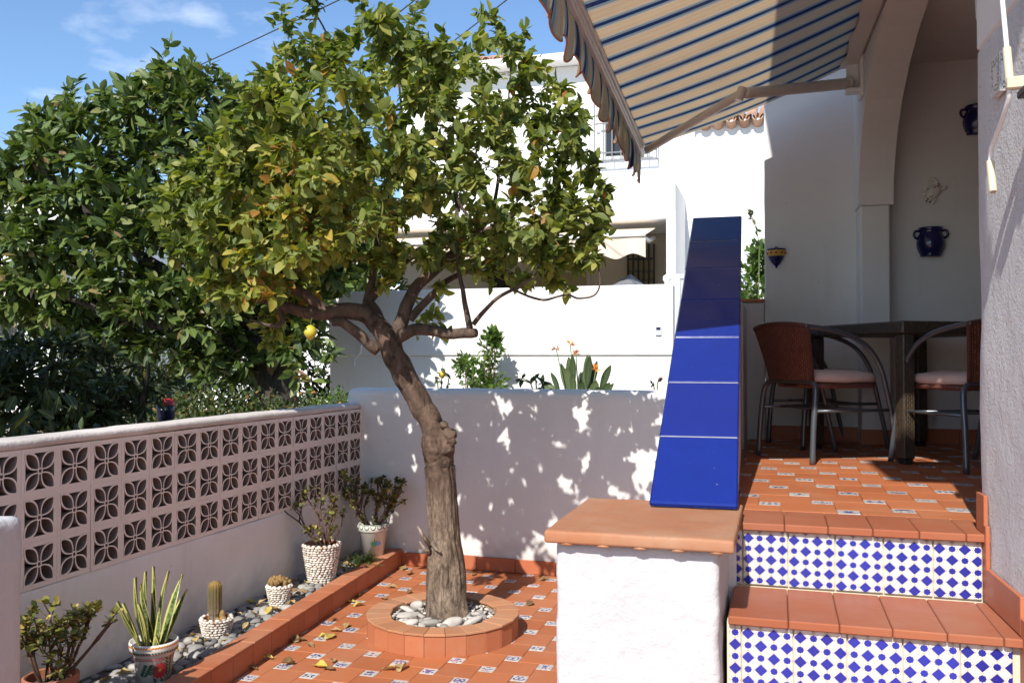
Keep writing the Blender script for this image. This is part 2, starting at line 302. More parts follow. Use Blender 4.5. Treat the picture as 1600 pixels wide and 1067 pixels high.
def mat_rail():
    m, nt, b = new_mat('cobalt_rail_tile'); P = wpos(nt); n = noise_tex(nt, 2.2, 5, 0.6, P); n2 = noise_tex(nt, 60, 2, 0.5, P)
    c = mix(nt, n.outputs['Fac'], (0.003, 0.021, 0.20), (0.005, 0.043, 0.33)); c = mix(nt, X(nt, noise_tex(nt, 14, 5, 0.65, P).outputs['Fac']) * 0.5, c, (0.004, 0.014, 0.11)); c = mix(nt, X(nt, objrand(nt)) * 0.45, c, (0.02, 0.02, 0.15))
    sp_ = ramp(nt, n2.outputs['Fac'], [(0.76, (0, 0, 0)), (0.80, (1, 1, 1))]); c = mix(nt, X(nt, sp_) * 0.7, c, (0.45, 0.45, 0.5))
    setc(nt, b, c); rr = mix(nt, n.outputs['Fac'], (0.10,) * 3, (0.24,) * 3); nt.links.new(rr, b.inputs['Roughness']); b.inputs['Specular IOR Level'].default_value = 0.18
    bump(nt, b, noise_tex(nt, 9, 3, 0.5, P).outputs['Fac'], 0.14, 0.01); return m
M['rail'] = mat_rail()
def mat_canvas():
    m, nt, b = new_mat('striped_awning_canvas'); u, v = uvxy(nt)
    p = u.fract(); d = (p - 0.5).abs()
    beige = mix(nt, noise_tex(nt, 6, 5, 0.6, wpos(nt)).outputs['Fac'], (0.42, 0.335, 0.235), (0.52, 0.42, 0.30))
    col = mix(nt, d < 0.245, beige, (0.36, 0.345, 0.335)); col = mix(nt, d < 0.185, col, (0.155, 0.22, 0.275)); col = mix(nt, d < 0.085, col, (0.010, 0.022, 0.085))
    col = mix(nt, ((d - 0.36).abs() < 0.012) * 0.5, col, (0.34, 0.20, 0.12)); col = mix(nt, ((d - 0.43).abs() < 0.008) * 0.35, col, (0.34, 0.20, 0.12))
    st = noise_tex(nt, 2.5, 6, 0.65, wpos(nt)); col = mix(nt, X(nt, ramp(nt, st.outputs['Fac'], [(0.5, (0, 0, 0)), (0.75, (1, 1, 1))])) * 0.25, col, (0.28, 0.22, 0.16))
    setc(nt, b, col); b.inputs['Roughness'].default_value = 0.9; b.inputs['Specular IOR Level'].default_value = 0.15
    t = nt.nodes.new('ShaderNodeBsdfTranslucent'); nt.links.new(mix(nt, 1.0, col, (1.25, 1.15, 1.0), 'MULTIPLY'), t.inputs['Color'])
    ms = nt.nodes.new('ShaderNodeMixShader'); ms.inputs[0].default_value = 0.43
    nt.links.new(b.outputs[0], ms.inputs[1]); nt.links.new(t.outputs[0], ms.inputs[2]); nt.links.new(ms.outputs[0], nt.nodes['Material Output'].inputs['Surface']); return m
M['canvas'] = mat_canvas()
def mat_weave(name, c1, c2, su, sv, rough=0.4):
    m, nt, b = new_mat(name); u, v = uvxy(nt)
    br = nt.nodes.new('ShaderNodeTexBrick'); br.inputs['Scale'].default_value = 1.0; br.inputs['Mortar Size'].default_value = 0.06; br.inputs['Mortar Smooth'].default_value = 0.6
    br.inputs['Color1'].default_value = (*c1, 1); br.inputs['Color2'].default_value = (*c2, 1); br.inputs['Mortar'].default_value = (*[x * 0.22 for x in c1], 1)
    br.inputs['Brick Width'].default_value = 0.5; br.inputs['Row Height'].default_value = 0.25
    cmb = nt.nodes.new('ShaderNodeCombineXYZ'); nt.links.new((v * sv).v, cmb.inputs[0]); nt.links.new((u * su).v, cmb.inputs[1]); nt.links.new(cmb.outputs[0], br.inputs['Vector'])
    nt.links.new(br.outputs['Color'], b.inputs['Base Color']); b.inputs['Roughness'].default_value = rough
    bump(nt, b, X(nt, br.outputs['Fac']) * -1.0, 0.6, 0.004); return m
M['wicker'] = mat_weave('brown_wicker', (0.24, 0.078, 0.048), (0.13, 0.040, 0.026), 15, 15)
M['rattan'] = mat_weave('dark_rattan', (0.095, 0.066, 0.040), (0.045, 0.031, 0.020), 9, 9, 0.42)
def mat_snake():
    m, nt, b = new_mat('variegated_leaf'); u, v = uvxy(nt)
    n = noise_tex(nt, 3.0, 4, 0.6, None); cmb = nt.nodes.new('ShaderNodeCombineXYZ'); nt.links.new((u * 0.7).v, cmb.inputs[0]); nt.links.new((v * 9).v, cmb.inputs[1]); nt.links.new(objrand(nt), cmb.inputs[2]); nt.links.new(cmb.outputs[0], n.inputs['Vector'])
    c = ramp(nt, n.outputs['Fac'], [(0.36, (0.035, 0.065, 0.022)), (0.52, (0.12, 0.16, 0.055)), (0.7, (0.22, 0.25, 0.09))])
    c = mix(nt, (u - 0.5).abs() > 0.33, c, (0.46, 0.44, 0.13)); setc(nt, b, c); b.inputs['Roughness'].default_value = 0.35; return m
M['snake'] = mat_snake()
def mat_cactus():
    m, nt, b = new_mat('cactus_skin'); n = noise_tex(nt, 60, 3, 0.6, wpos(nt))
    s = nt.nodes.new('ShaderNodeSeparateXYZ'); nt.links.new(coord(nt, 'Object'), s.inputs[0])
    base = ramp(nt, X(nt, s.outputs[2]) * 2.8, [(0.30, (0.26, 0.20, 0.15)), (0.48, (0.15, 0.11, 0.06)), (0.72, (0.13, 0.105, 0.035)), (0.86, (0.30, 0.18, 0.045))])
    setc(nt, b, mix(nt, n.outputs['Fac'], mix(nt, 0.5, base, (0.03, 0.03, 0.01)), base)); b.inputs['Roughness'].default_value = 0.8; bump(nt, b, n.outputs['Fac'], 0.6, 0.004); return m
M['cactus'] = mat_cactus()
M['spine'] = plain('cactus_spine', (0.42, 0.27, 0.09), 0.7)
M['mini_cactus'] = plain('brown_cactus', (0.24, 0.145, 0.05), 0.8, var=0.5, scale=60)
def mat_roof():
    m, nt, b = new_mat('clay_roof_tile'); r = objrand(nt); n = noise_tex(nt, 12, 5, 0.6, wpos(nt))
    setc(nt, b, mix(nt, X(nt, r) * .5 + X(nt, n.outputs['Fac']) * .5, (0.30, 0.14, 0.08), (0.58, 0.38, 0.26))); b.inputs['Roughness'].default_value = 0.85; return m
M['roof'] = mat_roof()
def mat_lemonfruit(name, c):
    m, nt, b = new_mat(name); n = noise_tex(nt, 90, 3, 0.5, wpos(nt)); setc(nt, b, mix(nt, n.outputs['Fac'], tuple(x * .85 for x in c), c)); b.inputs['Roughness'].default_value = 0.35; bump(nt, b, n.outputs['Fac'], 0.3, 0.002); return m
M['lemon_yellow'] = mat_lemonfruit('yellow_lemon_skin', (0.60, 0.50, 0.05)); M['lemon_green'] = mat_lemonfruit('green_lemon_skin', (0.17, 0.30, 0.035))
def mat_plaque():
    m, nt, b = new_mat('black_white_plaque'); u, v = uvxy(nt); n = noise_tex(nt, 16, 1, 0.4, coord(nt, 'UV'))
    e = (u - 0.5).abs().max((v - 0.5).abs()); f = (X(nt, n.outputs['Fac']) > 0.54) * (e > 0.24) * (e < 0.46)
    setc(nt, b, mix(nt, f, (0.7, 0.7, 0.68), (0.02, 0.02, 0.03))); b.inputs['Roughness'].default_value = 0.2; return m
M['plaque'] = mat_plaque()

# ------------------------------------------------------------------ geometry helpers
class MB:
    def __init__(s): s.v = []; s.f = []; s.uv = []; s.mi = []; s.cur = 0
    def face(s, idx, uv=None): s.f.append(tuple(idx)); s.uv.append(uv); s.mi.append(s.cur)
    def quad(s, a, b, c, d, uv=True):
        n = len(s.v); s.v += [tuple(a), tuple(b), tuple(c), tuple(d)]; s.face((n, n + 1, n + 2, n + 3), ((0, 0), (1, 0), (1, 1), (0, 1)) if uv else None)
    def box(s, lo, hi, mat=None):
        x0, y0, z0 = lo; x1, y1, z1 = hi; n = len(s.v)
        p = [(x0, y0, z0), (x1, y0, z0), (x1, y1, z0), (x0, y1, z0), (x0, y0, z1), (x1, y0, z1), (x1, y1, z1), (x0, y1, z1)]
        s.v += [tuple(mat @ Vector(q)) if mat else q for q in p]
        for q in ((3, 2, 1, 0), (4, 5, 6, 7), (0, 1, 5, 4), (1, 2, 6, 5), (2, 3, 7, 6), (3, 0, 4, 7)): s.face([n + i for i in q], ((0, 0), (1, 0), (1, 1), (0, 1)))
    def bbox(s, lo, hi, b, mat=None):
        """box with bevelled edges"""
        x0, y0, z0 = lo; x1, y1, z1 = hi; n = len(s.v); P = []
        for zi, z in enumerate((z0, z0 + b, z1 - b, z1)):
            o = b if zi in (0, 3) else 0.0
            xa, xb, ya, yb = x0 + o, x1 - o, y0 + o, y1 - o; c = 0.0 if zi in (0, 3) else b
            if c == 0.0: ring = [(xa, ya)] * 2 + [(xb, ya)] * 2 + [(xb, yb)] * 2 + [(xa, yb)] * 2
            else: ring = [(xa, ya + c), (xa + c, ya), (xb - c, ya), (xb, ya + c), (xb, yb - c), (xb - c, yb), (xa + c, yb), (xa, yb - c)]
            P += [(x, y, z) for x, y in ring]
        s.v += [tuple(mat @ Vector(q)) if mat else q for q in P]
        W, Hh = max(x1 - x0, 1e-6), max(z1 - z0, 1e-6); D = max(y1 - y0, 1e-6)
        def uvs(ix): return tuple(((P[i][0] - x0) / W, (P[i][2] - z0) / Hh) for i in ix)
        for r in range(3):
            for k in range(8):
                q = (r * 8 + k, r * 8 + (k + 1) % 8, r * 8 + 8 + (k + 1) % 8, r * 8 + 8 + k)
                s.face([n + i for i in q], uvs(q))
        for base, fl in ((0, True), (24, False)):
            q = [base + i for i in (0, 2, 4, 6)]
            if fl: q = q[::-1]
            s.face([n + i for i in q], tuple(((P[i][0] - x0) / W, (P[i][1] - y0) / D) for i in q))
    def tube(s, pts, rad, n=10, cap=True, closed=False):
        pts = [Vector(p) for p in pts]; k = len(pts)
        rad = [rad] * k if isinstance(rad, (int, float)) else rad
        T = []
        for i in range(k):
            a = pts[i - 1] if i > 0 else (pts[-1] if closed else pts[0]); b = pts[i + 1] if i < k - 1 else (pts[0] if closed else pts[-1])
            T.append((b - a).normalized())
        up = Vector((0, 0, 1)) if abs(T[0].z) < 0.9 else Vector((1, 0, 0))
        N = T[0].cross(up).normalized(); base = len(s.v)
        for i in range(k):
            if i: 
                N = (N - T[i] * N.dot(T[i]))
                N = N.normalized() if N.length > 1e-6 else T[i].orthogonal().normalized()
            B = T[i].cross(N)
            for j in range(n):
                a = 2 * math.pi * j / n; s.v.append(tuple(pts[i] + (N * math.cos(a) + B * math.sin(a)) * rad[i]))
        rr = k if closed else k - 1
        for i in range(rr):
            i2 = (i + 1) % k
            for j in range(n):
                j2 = (j + 1) % n
                s.face((base + i * n + j, base + i * n + j2, base + i2 * n + j2, base + i2 * n + j), ((j / n, i / k), ((j + 1) / n, i / k), ((j + 1) / n, (i + 1) / k), (j / n, (i + 1) / k)))
        if cap and not closed:
            s.face([base + j for j in range(n)][::-1]); s.face([base + (k - 1) * n + j for j in range(n)])
    def lathe(s, prof, n=28, mat=None, ang=2 * math.pi, a0=0.0):
        base = len(s.v); full = abs(ang - 2 * math.pi) < 1e-6; m = n if full else n + 1
        for r, z in prof:
            for j in range(m):
                a = a0 + ang * j / n; p = Vector((r * math.cos(a), r * math.sin(a), z)); s.v.append(tuple(mat @ p if mat else p))
        for i in range(len(prof) - 1):
            for j in range(n):
                j2 = (j + 1) % m
                s.face((base + i * m + j, base + i * m + j2, base + (i + 1) * m + j2, base + (i + 1) * m + j), ((j / n, i / len(prof)), ((j + 1) / n, i / len(prof)), ((j + 1) / n, (i + 1) / len(prof)), (j / n, (i + 1) / len(prof))))
    def ball(s, c, r, n=10, m=6, mat=None):
        c = Vector(c); r = Vector(r) if not isinstance(r, (int, float)) else Vector((r, r, r)); base = len(s.v)
        P = [(0, 0, -1)] + [(math.sin(t) * math.cos(a), math.sin(t) * math.sin(a), -math.cos(t)) for t in [math.pi * i / m for i in range(1, m)] for a in [2 * math.pi * j / n for j in range(n)]] + [(0, 0, 1)]
        for p in P:
            q = Vector((p[0] * r.x, p[1] * r.y, p[2] * r.z)); s.v.append(tuple(c + (mat @ q if mat else q)))
        for j in range(n): s.face((base, base + 1 + (j + 1) % n, base + 1 + j))
        for i in range(m - 2):
            for j in range(n):
                a = base + 1 + i * n; s.face((a + j, a + (j + 1) % n, a + n + (j + 1) % n, a + n + j))
        L = base + 1 + (m - 2) * n; top = base + 1 + (m - 1) * n
        for j in range(n): s.face((L + j, L + (j + 1) % n, top))
    def grid(s, fn, nu, nv, uvs=(1, 1)):
        base = len(s.v)
        for i in range(nu + 1):
            for j in range(nv + 1): s.v.append(tuple(fn(i / nu, j / nv)))
        for i in range(nu):
            for j in range(nv):
                a = base + i * (nv + 1) + j
                s.face((a, a + nv + 1, a + nv + 2, a + 1), tuple((x / nu * uvs[0], y / nv * uvs[1]) for x, y in ((i, j), (i + 1, j), (i + 1, j + 1), (i, j + 1))))
    def mesh(s, name, mats, smooth=False):
        me = bpy.data.meshes.new(name); me.from_pydata(s.v, [], s.f)
        for m in (mats if isinstance(mats, (list, tuple)) else [mats]): me.materials.append(m)
        uv = me.uv_layers.new(name='UVMap'); flat = []
        for f, u in zip(s.f, s.uv): flat += [c for q in (u or [(0.5, 0.5)] * len(f)) for c in q]
        uv.data.foreach_set('uv', flat)
        if len(me.materials) > 1: me.polygons.foreach_set('material_index', s.mi)
        if smooth: me.polygons.foreach_set('use_smooth', [True] * len(me.polygons))
        me.update(); return me
def link(name, me, parent=None, loc=None, rot=None, kind=None):
    o = bpy.data.objects.new(name, me); COL.objects.link(o)
    if parent is not None: o.parent = parent
    if loc is not None: o.location = loc
    if rot is not None: o.rotation_euler = rot
    if kind: o['kind'] = kind
    return o
def build(mb, name, mat, parent=None, loc=None, rot=None, smooth=False, kind=None): return link(name, mb.mesh(name, mat, smooth), parent, loc, rot, kind)
def tag(o, label, cat, group=None):
    o['label'] = label; o['category'] = cat
    if group: o['group'] = group
    return o
def thing(name, label, cat, loc=(0, 0, 0), rotz=0.0, group=None):
    o = bpy.data.objects.new(name, None); COL.objects.link(o); o.location = loc; o.rotation_euler = (0, 0, rotz); o.empty_display_size = 0.1
    return tag(o, label, cat, group)
def copy_tree(o, parent=None):
    c = o.copy(); COL.objects.link(c)
    if parent is not None: c.parent = parent
    for ch in [k for k in o.children]: copy_tree(ch, c)
    return c
def spline(pts, n=8):
    """Catmull-Rom through points (tuples of any size)"""
    P = [np.array(p, float) for p in pts]; P = [2 * P[0] - P[1]] + P + [2 * P[-1] - P[-2]]; out = []
    for i in range(1, len(P) - 2):
        for k in range(n):
            t = k / n; a, b, c, d = P[i - 1], P[i], P[i + 1], P[i + 2]
            out.append(0.5 * (2 * b + (c - a) * t + (2 * a - 5 * b + 4 * c - d) * t * t + (3 * b - a - 3 * c + d) * t ** 3))
    out.append(P[-2]); return out
def roughen(me, amp, freq, seed=0.0, axis=None):
    for v in me.vertices:
        p = v.co * freq + Vector((seed, seed * .7, seed * 1.3)); n = mnoise.noise_vector(p) + mnoise.noise_vector(p * 2.7) * 0.4
        if axis: n = Vector([a * b for a, b in zip(n, axis)])
        v.co += n * amp
    me.update()
def soft_box(name, lo, hi, mat, parent, seg=0.06, bev=0.03, amp=0.006, freq=6.0, kind=None, seed=0.0, keep_bottom=True):
    """a plastered block: rounded edges and an uneven hand-trowelled surface"""
    import bmesh
    bm = bmesh.new(); bmesh.ops.create_cube(bm, size=1.0)
    lo = Vector(lo); hi = Vector(hi); sz = hi - lo
    for v in bm.verts: v.co = lo + Vector((v.co.x + .5, v.co.y + .5, v.co.z + .5)) * 1.0 * 1.0 if False else Vector((lo.x + (v.co.x + .5) * sz.x, lo.y + (v.co.y + .5) * sz.y, lo.z + (v.co.z + .5) * sz.z))
    bmesh.ops.bevel(bm, geom=[e for e in bm.edges], offset=bev, segments=3, profile=0.5, affect='EDGES')
    for ax in range(3):
        cuts = int(sz[ax] / seg)
        for c in range(1, cuts):
            co = Vector((0, 0, 0)); co[ax] = lo[ax] + sz[ax] * c / cuts; no = Vector((0, 0, 0)); no[ax] = 1
            bmesh.ops.bisect_plane(bm, geom=bm.verts[:] + bm.edges[:] + bm.faces[:], plane_co=co, plane_no=no)
    me = bpy.data.meshes.new(name); bm.to_mesh(me); bm.free(); me.materials.append(mat)
    me.polygons.foreach_set('use_smooth', [True] * len(me.polygons)); roughen(me, amp, freq, seed)
    return link(name, me, parent, kind=kind)

# leaves --------------------------------------------------------------
def leaf_base(w=0.4, fold=0.10, droop=0.12, curl=0.0, shape=(0.0, 0.78, 1.0, 0.55)):
    """unit-length leaf along +Y: a folded blade of eight faces"""
    V = [(0, 0, 0)]; UV = [(0.5, 0)]
    for y, k in ((0.22, shape[1]), (0.52, shape[2]), (0.82, shape[3])):
        z = -droop * y * y
        V += [(-w / 2 * k, y, z + fold * k * w), (0, y, z), (w / 2 * k, y, z + fold * k * w + curl * k)]; UV += [(0.5 - .5 * k, y), (0.5, y), (0.5 + .5 * k, y)]
    V.append((0, 1, -droop)); UV.append((0.5, 1))
    F = [(0, 2, 1), (0, 3, 2), (1, 2, 5, 4), (2, 3, 6, 5), (4, 5, 8, 7), (5, 6, 9, 8), (7, 8, 10), (8, 9, 10)]
    return np.array(V), F, UV
def frames(d, up):
    d = d / np.linalg.norm(d, axis=1, keepdims=True); r = np.cross(d, up); ln = np.linalg.norm(r, axis=1, keepdims=True); ln[ln < 1e-5] = 1; r /= ln
    n = np.cross(r, d); return np.stack([r, d, n], axis=2)
def leaf_cloud(name, base, pos, mats3, size, rnd, mat, parent=None, kind='stuff'):
    V, F, UV = base; N = len(pos); k = len(V)
    if N == 0: return None
    W = np.einsum('nij,kj->nki', mats3, V) * size[:, None, None] + pos[:, None, :]
    me = bpy.data.meshes.new(name)
    nf = len(F); lt = np.array([len(f) for f in F]); li = np.concatenate([np.array(f) for f in F])
    me.vertices.add(N * k); me.vertices.foreach_set('co', W.reshape(-1).astype(np.float32))
    me.loops.add(N * len(li)); me.polygons.add(N * nf)
    me.loops.foreach_set('vertex_index', (li[None, :] + (np.arange(N) * k)[:, None]).reshape(-1).astype(np.int32))
    starts = np.concatenate([[0], np.cumsum(lt)[:-1]]); me.polygons.foreach_set('loop_start', (starts[None, :] + (np.arange(N) * len(li))[:, None]).reshape(-1).astype(np.int32))
    me.polygons.foreach_set('use_smooth', np.ones(N * nf, bool))
    me.update(calc_edges=True)
    uv = me.uv_layers.new(name='UVMap'); u = np.array(UV)[li]; uv.data.foreach_set('uv', np.tile(u, (N, 1)).reshape(-1).astype(np.float32))
    a = me.attributes.new('rnd', 'FLOAT', 'POINT'); a.data.foreach_set('value', np.repeat(rnd, k).astype(np.float32))
    me.materials.append(mat); me.validate(); return link(name, me, parent, kind=kind)
def single_leaves(base_list, pos, mats3, size, mat, parent):
    ms = []
    for V, F, UV in base_list:
        mb = MB(); mb.v = [tuple(p) for p in V]
        for f in F: mb.face(f, tuple(UV[i] for i in f))
        ms.append(mb.mesh('leaf', mat, True))
    for i in range(len(pos)):
        m4 = Matrix([[*(mats3[i][0] * size[i]), pos[i][0]], [*(mats3[i][1] * size[i]), pos[i][1]], [*(mats3[i][2] * size[i]), pos[i][2]], [0, 0, 0, 1]])
        o = link('leaf', ms[i % len(ms)], parent); o.matrix_local = m4
def split_near(pos, size, n=300):
    d = np.linalg.norm(pos - np.array([0, 0, EYE]), axis=1) / size
    idx = np.argsort(d); return idx[:n], idx[n:]
def in_poly(u, v, poly):
    r = False; j = len(poly) - 1
    for i in range(len(poly)):
        a, b = poly[i], poly[j]
        if (a[1] > v) != (b[1] > v) and u < (b[0] - a[0]) * (v - a[1]) / (b[1] - a[1]) + a[0]: r = not r
        j = i
    return r
# ================================================================== SETTING
pv_ = MB(); pv_.quad((-14, -16, -0.022), (9, -16, -0.022), (9, -2.02, -0.022), (-14, -2.02, -0.022))
g = MB(); g.quad((-400, -300, -0.03), (400, -300, -0.03), (400, 900, -0.03), (-400, 900, -0.03)); build(g, 'ground', M['ground'], kind='structure'); build(pv_, 'pavement', plain('pale_concrete', (0.42, 0.38, 0.33), 0.9), kind='structure')  # unseen pale paving behind the camera, added to bounce warm light into the shade

def clip_tiles(parent, org, A, B, sgn, a, b, reg, ztop, keep, th=0.012):
    """the floor of big tiles with small decorated ones set at their corners"""
    x0, x1, y0, y1 = reg; big = {}; G = 0.0010
    def put(name, xa, xb, ya, yb, mat, dz):
        xa, xb, ya, yb = max(xa, x0), min(xb, x1), max(ya, y0), min(yb, y1)
        if xb - xa < 0.012 or yb - ya < 0.012 or not keep((xa + xb) / 2, (ya + yb) / 2): return
        w, h = round(xb - xa, 3), round(yb - ya, 3); key = (name, w, h)
        if key not in big:
            mb = MB(); mb.bbox((-w / 2 + G, -h / 2 + G, -th), (w / 2 - G, h / 2 - G, 0), 0.0022); big[key] = mb.mesh(name, mat)
        o = link(name, big[key], parent, ((xa + xb) / 2, (ya + yb) / 2, ztop + dz), (random.uniform(-.002, .002), random.uniform(-.002, .002), 0))
    for i in range(-30, 31):
        for j in range(-30, 31):
            cx, cy = org[0] + i * A[0] + j * B[0], org[1] + i * A[1] + j * B[1]
            if not (x0 - .3 < cx < x1 + .3 and y0 - .3 < cy < y1 + .3): continue
            put('decorated_tile', cx - b / 2, cx + b / 2, cy - b / 2, cy + b / 2, M['insert'], 0.0)
            if sgn < 0: put('floor_tile', cx + b / 2, cx + b / 2 + a, cy - b / 2, cy + a - b / 2, M['tile'], random.uniform(-.0008, .0008))
            else: put('floor_tile', cx + b / 2, cx + b / 2 + a, cy + b / 2 - a, cy + b / 2, M['tile'], random.uniform(-.0008, .0008))
TA, TB = 0.2, 0.0828
pb = MB(); pb.box((-3.3, -2.0, -0.02), (0.70, 6.56, -0.006)); patio = build(pb, 'patio', M['grout'], kind='structure')
def keep_patio(x, y):
    v = Vector((x, y, -EYE)); d = v.dot(CF); u = 800 + F_PX * v.dot(CR) / d; w = 533.5 - F_PX * v.dot(CU) / d
    return w < 1130 and 260 < u < 1020 and (x - -1.917) ** 2 + (y - 4.998) ** 2 > 0.33 ** 2
clip_tiles(patio, (-2.2388, 4.3322), (TA, -TB), (TB, TA), -1, TA, TB, (-2.86, -0.60, 3.3, 6.535), 0.0, keep_patio)
ff = MB(); ff.quad((-2.7, -2.0, -0.004), (0.6, -2.0, -0.004), (0.6, 3.2, -0.004), (-2.7, 3.2, -0.004)); build(ff, 'near_paving', M['tile'], patio)

PZ = 1.062
pf = MB(); pf.box((-0.22, 3.47, PZ - 0.14), (3.7, 6.53, PZ - 0.006)); porch = build(pf, 'porch_floor', M['grout'], kind='structure')
clip_tiles(porch, (0.0349, 4.6163), (TA, TB), (-TB, TA), 1, TA, TB, (-0.19, 1.62, 3.487, 6.515), PZ, lambda x, y: not (x > 0.68 and y < 3.75))
far_fl = MB(); far_fl.box((1.625, 3.5, PZ - 0.012), (3.6, 6.5, PZ)); build(far_fl, 'inner_floor', M['tile'], porch)

# steps --------------------------------------------------------------
sb = MB(); TR = [PZ, 0.845, 0.63, 0.42, 0.21]; FR = [3.20, 2.81, 2.42, 2.03, 1.64]
for i, (z, fy) in enumerate(zip(TR, FR)): sb.box((-0.155, fy + 0.035, -0.005), (0.70, (FR[i - 1] + 0.034) if i else 3.469, z - 0.024 - 0.0005 * i))
steps = build(sb, 'steps', M['grout_pale'], kind='structure')
rt_cache = {}
for i, (z, fy) in enumerate(zip(TR[:3], FR[:3])):
    depth = 0.285 if i == 0 else 0.387
    x = -0.121 if i == 0 else -0.118; xs = [-0.150, 0.019, 0.160, 0.301, 0.443, 0.583, 0.66] if i == 0 else [-0.150, 0.026, 0.171, 0.316, 0.461, 0.606, 0.66]
    for xa, xb in zip(xs, xs[1:]):
        mb = MB(); mb.bbox((xa + .0008, fy, z - 0.026), (xb - .0008, fy + depth, z), 0.0035); build(mb, 'nosing_tile', M['nosing'], steps)
    zt, zb = z - 0.028, (TR[i + 1] + 0.001)
    x = (-0.121, -0.111, -0.105)[i] - 0.152; 
    while x < 0.64:
        xa, xb = max(x, -0.150), min(x + 0.152, 0.634)
        if xb - xa > 0.01:
            mb = MB(); mb.bbox((xa + .0022, fy + 0.024, zb), (xb - .0022, fy + 0.0345, zt), 0.002)
            n = len(mb.uv); 
            for q in range(n):
                mb.uv[q] = tuple(((mb.v[k][0] - x) / 0.152, (mb.v[k][2] - zb - 0.015) / 0.196) for k in mb.f[q])
            build(mb, 'riser_tile', M['riser'], steps)
        x += 0.152

# house with arch, porch wall and pier ---------------------------------
HA = math.atan(0.042); HM = Matrix.Translation((0.645, 3.30, 0)) @ Matrix.Rotation(HA, 4, 'Z')
def hw(x, y, z): return HM @ Vector((x, y, z))
house = thing('white_house', 'white plastered house with an arched porch and a rough corner pier beside the steps', 'house')
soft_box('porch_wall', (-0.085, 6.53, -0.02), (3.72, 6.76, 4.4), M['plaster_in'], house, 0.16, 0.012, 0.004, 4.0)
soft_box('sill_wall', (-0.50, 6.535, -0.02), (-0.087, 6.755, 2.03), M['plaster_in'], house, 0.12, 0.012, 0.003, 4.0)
sl = MB(); sl.box((-0.47, 6.50, 2.03), (-0.09, 6.77, 2.05)); build(sl, 'sill_tile', M['skirt'], house)
mb = MB(); N = 40; prev = None; TH = 0.215
arc = [(1.5 - 1.5 * math.cos(math.pi * i / N), 2.77 - 0.12 * i / N + 0.86 * math.sin(math.pi * i / N)) for i in range(N + 1)]
for i in range(N + 1):
    y, z = arc[i]; y += 0.003 * math.sin(i * 1.7); z += 0.004 * math.sin(i * 2.3)
    for q in (hw(0, y, z), hw(TH, y, z), hw(0, y, 5.0), hw(TH, y, 5.0)): mb.v.append(tuple(q))
for i in range(N):
    a = i * 4; b = a + 4
    mb.face((a, b, b + 1, a + 1)[::-1]); mb.face((a, a + 2, b + 2, b)); mb.face((a + 1, b + 1, b + 3, a + 3))
build(mb, 'arch', M['plaster_in'], house)
mb = MB(); mb.bbox((0.0, 3.0, 2.64), (TH + .004, 3.24, 5.0), 0.006, HM); build(mb, 'arch_springer', M['plaster_in'], house)
mb = MB(); mb.bbox((0.012, 3.02, PZ - .05), (TH - 0.02, 3.24, 2.645), 0.008, HM); build(mb, 'pilaster', M['plaster_in'], house)
pier = soft_box('pier', (0, -5.0, -0.02), (0.30, 0.0, 2.66), M['plaster_gritty'], house, 0.09, 0.02, 0.007, 5.0, seed=3.1); pier.matrix_local = HM
pu = MB(); pu.bbox((0.0, -5.0, 2.655), (0.30, -0.002, 5.0), 0.01, HM); build(pu, 'pier_upper', M['plaster'], house)
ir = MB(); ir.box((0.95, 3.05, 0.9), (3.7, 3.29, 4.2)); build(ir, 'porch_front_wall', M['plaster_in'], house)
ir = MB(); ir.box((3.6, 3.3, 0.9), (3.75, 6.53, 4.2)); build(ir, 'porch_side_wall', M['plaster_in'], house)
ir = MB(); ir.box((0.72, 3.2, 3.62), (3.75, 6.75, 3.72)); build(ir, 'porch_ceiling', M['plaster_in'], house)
ev = MB(); ev.box((-0.84, -2.05, 4.98), (3.2, 3.45, 5.10), HM); ev.box((-0.70, -3.22, 4.985), (0.9, -2.44, 5.095), HM); build(ev, 'eave', M['plaster'], house)  # the second slab is unseen, added to shade the porch floor and table leg
for k in range(9):
    xa = -0.08 + 0.205 * k; mb = MB(); mb.bbox((xa + .001, 6.516, PZ + .001), (xa + .204, 6.529, PZ + 0.10), 0.002); build(mb, 'skirting_tile', M['skirt'], house)
mb = MB(); mb.bbox((0.004, 3.005, PZ + .001), (TH - .012, 3.018, PZ + .10), 0.002, HM); build(mb, 'skirting_tile', M['skirt'], house)
for ya, yb, za, zb in ((-0.095, 0.0, PZ + .001, PZ + .125), (-0.115, -0.072, 0.848, PZ + .03), (-0.47, -0.117, 0.848, 0.958), (-0.51, -0.472, 0.633, 0.90), (-0.90, -0.512, 0.633, 0.74), (-0.94, -0.902, 0.42, 0.68)):
    mb = MB(); mb.bbox((-0.014, ya, za), (-0.001, yb, zb), 0.002, HM); build(mb, 'skirting_tile', M['skirt'], house)
# garden pillar, rail -----------------------------------------------------
ped = thing('stair_parapet', 'white stair parapet with sloping cobalt blue tiles and a terracotta capped pillar', 'parapet')
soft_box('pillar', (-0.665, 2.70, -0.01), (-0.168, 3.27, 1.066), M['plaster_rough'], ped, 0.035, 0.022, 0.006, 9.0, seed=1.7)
cp = soft_box('cap_slab', (-0.690, 2.655, 1.066), (-0.122, 3.33, 1.105), M['cap'], ped, 0.03, 0.009, 0.0022, 11.0, seed=5.0)
for k in range(5):
    mb = MB(); mb.ball((-0.62 + k * 0.112, 2.672, 1.066), (0.026, 0.016, 0.008), 8, 5); build(mb, 'mortar_drip', M['cap'], ped, smooth=True)
RS, RE = Vector((-0.135, 3.18, 1.105)), Vector((-0.215, 5.85, 2.52)); RW = 0.305
rd = (RE - RS); RL = rd.length; rd.normalize(); rx = Vector((1, 0.03, 0)).normalized(); rn = rx.cross(rd).normalized()
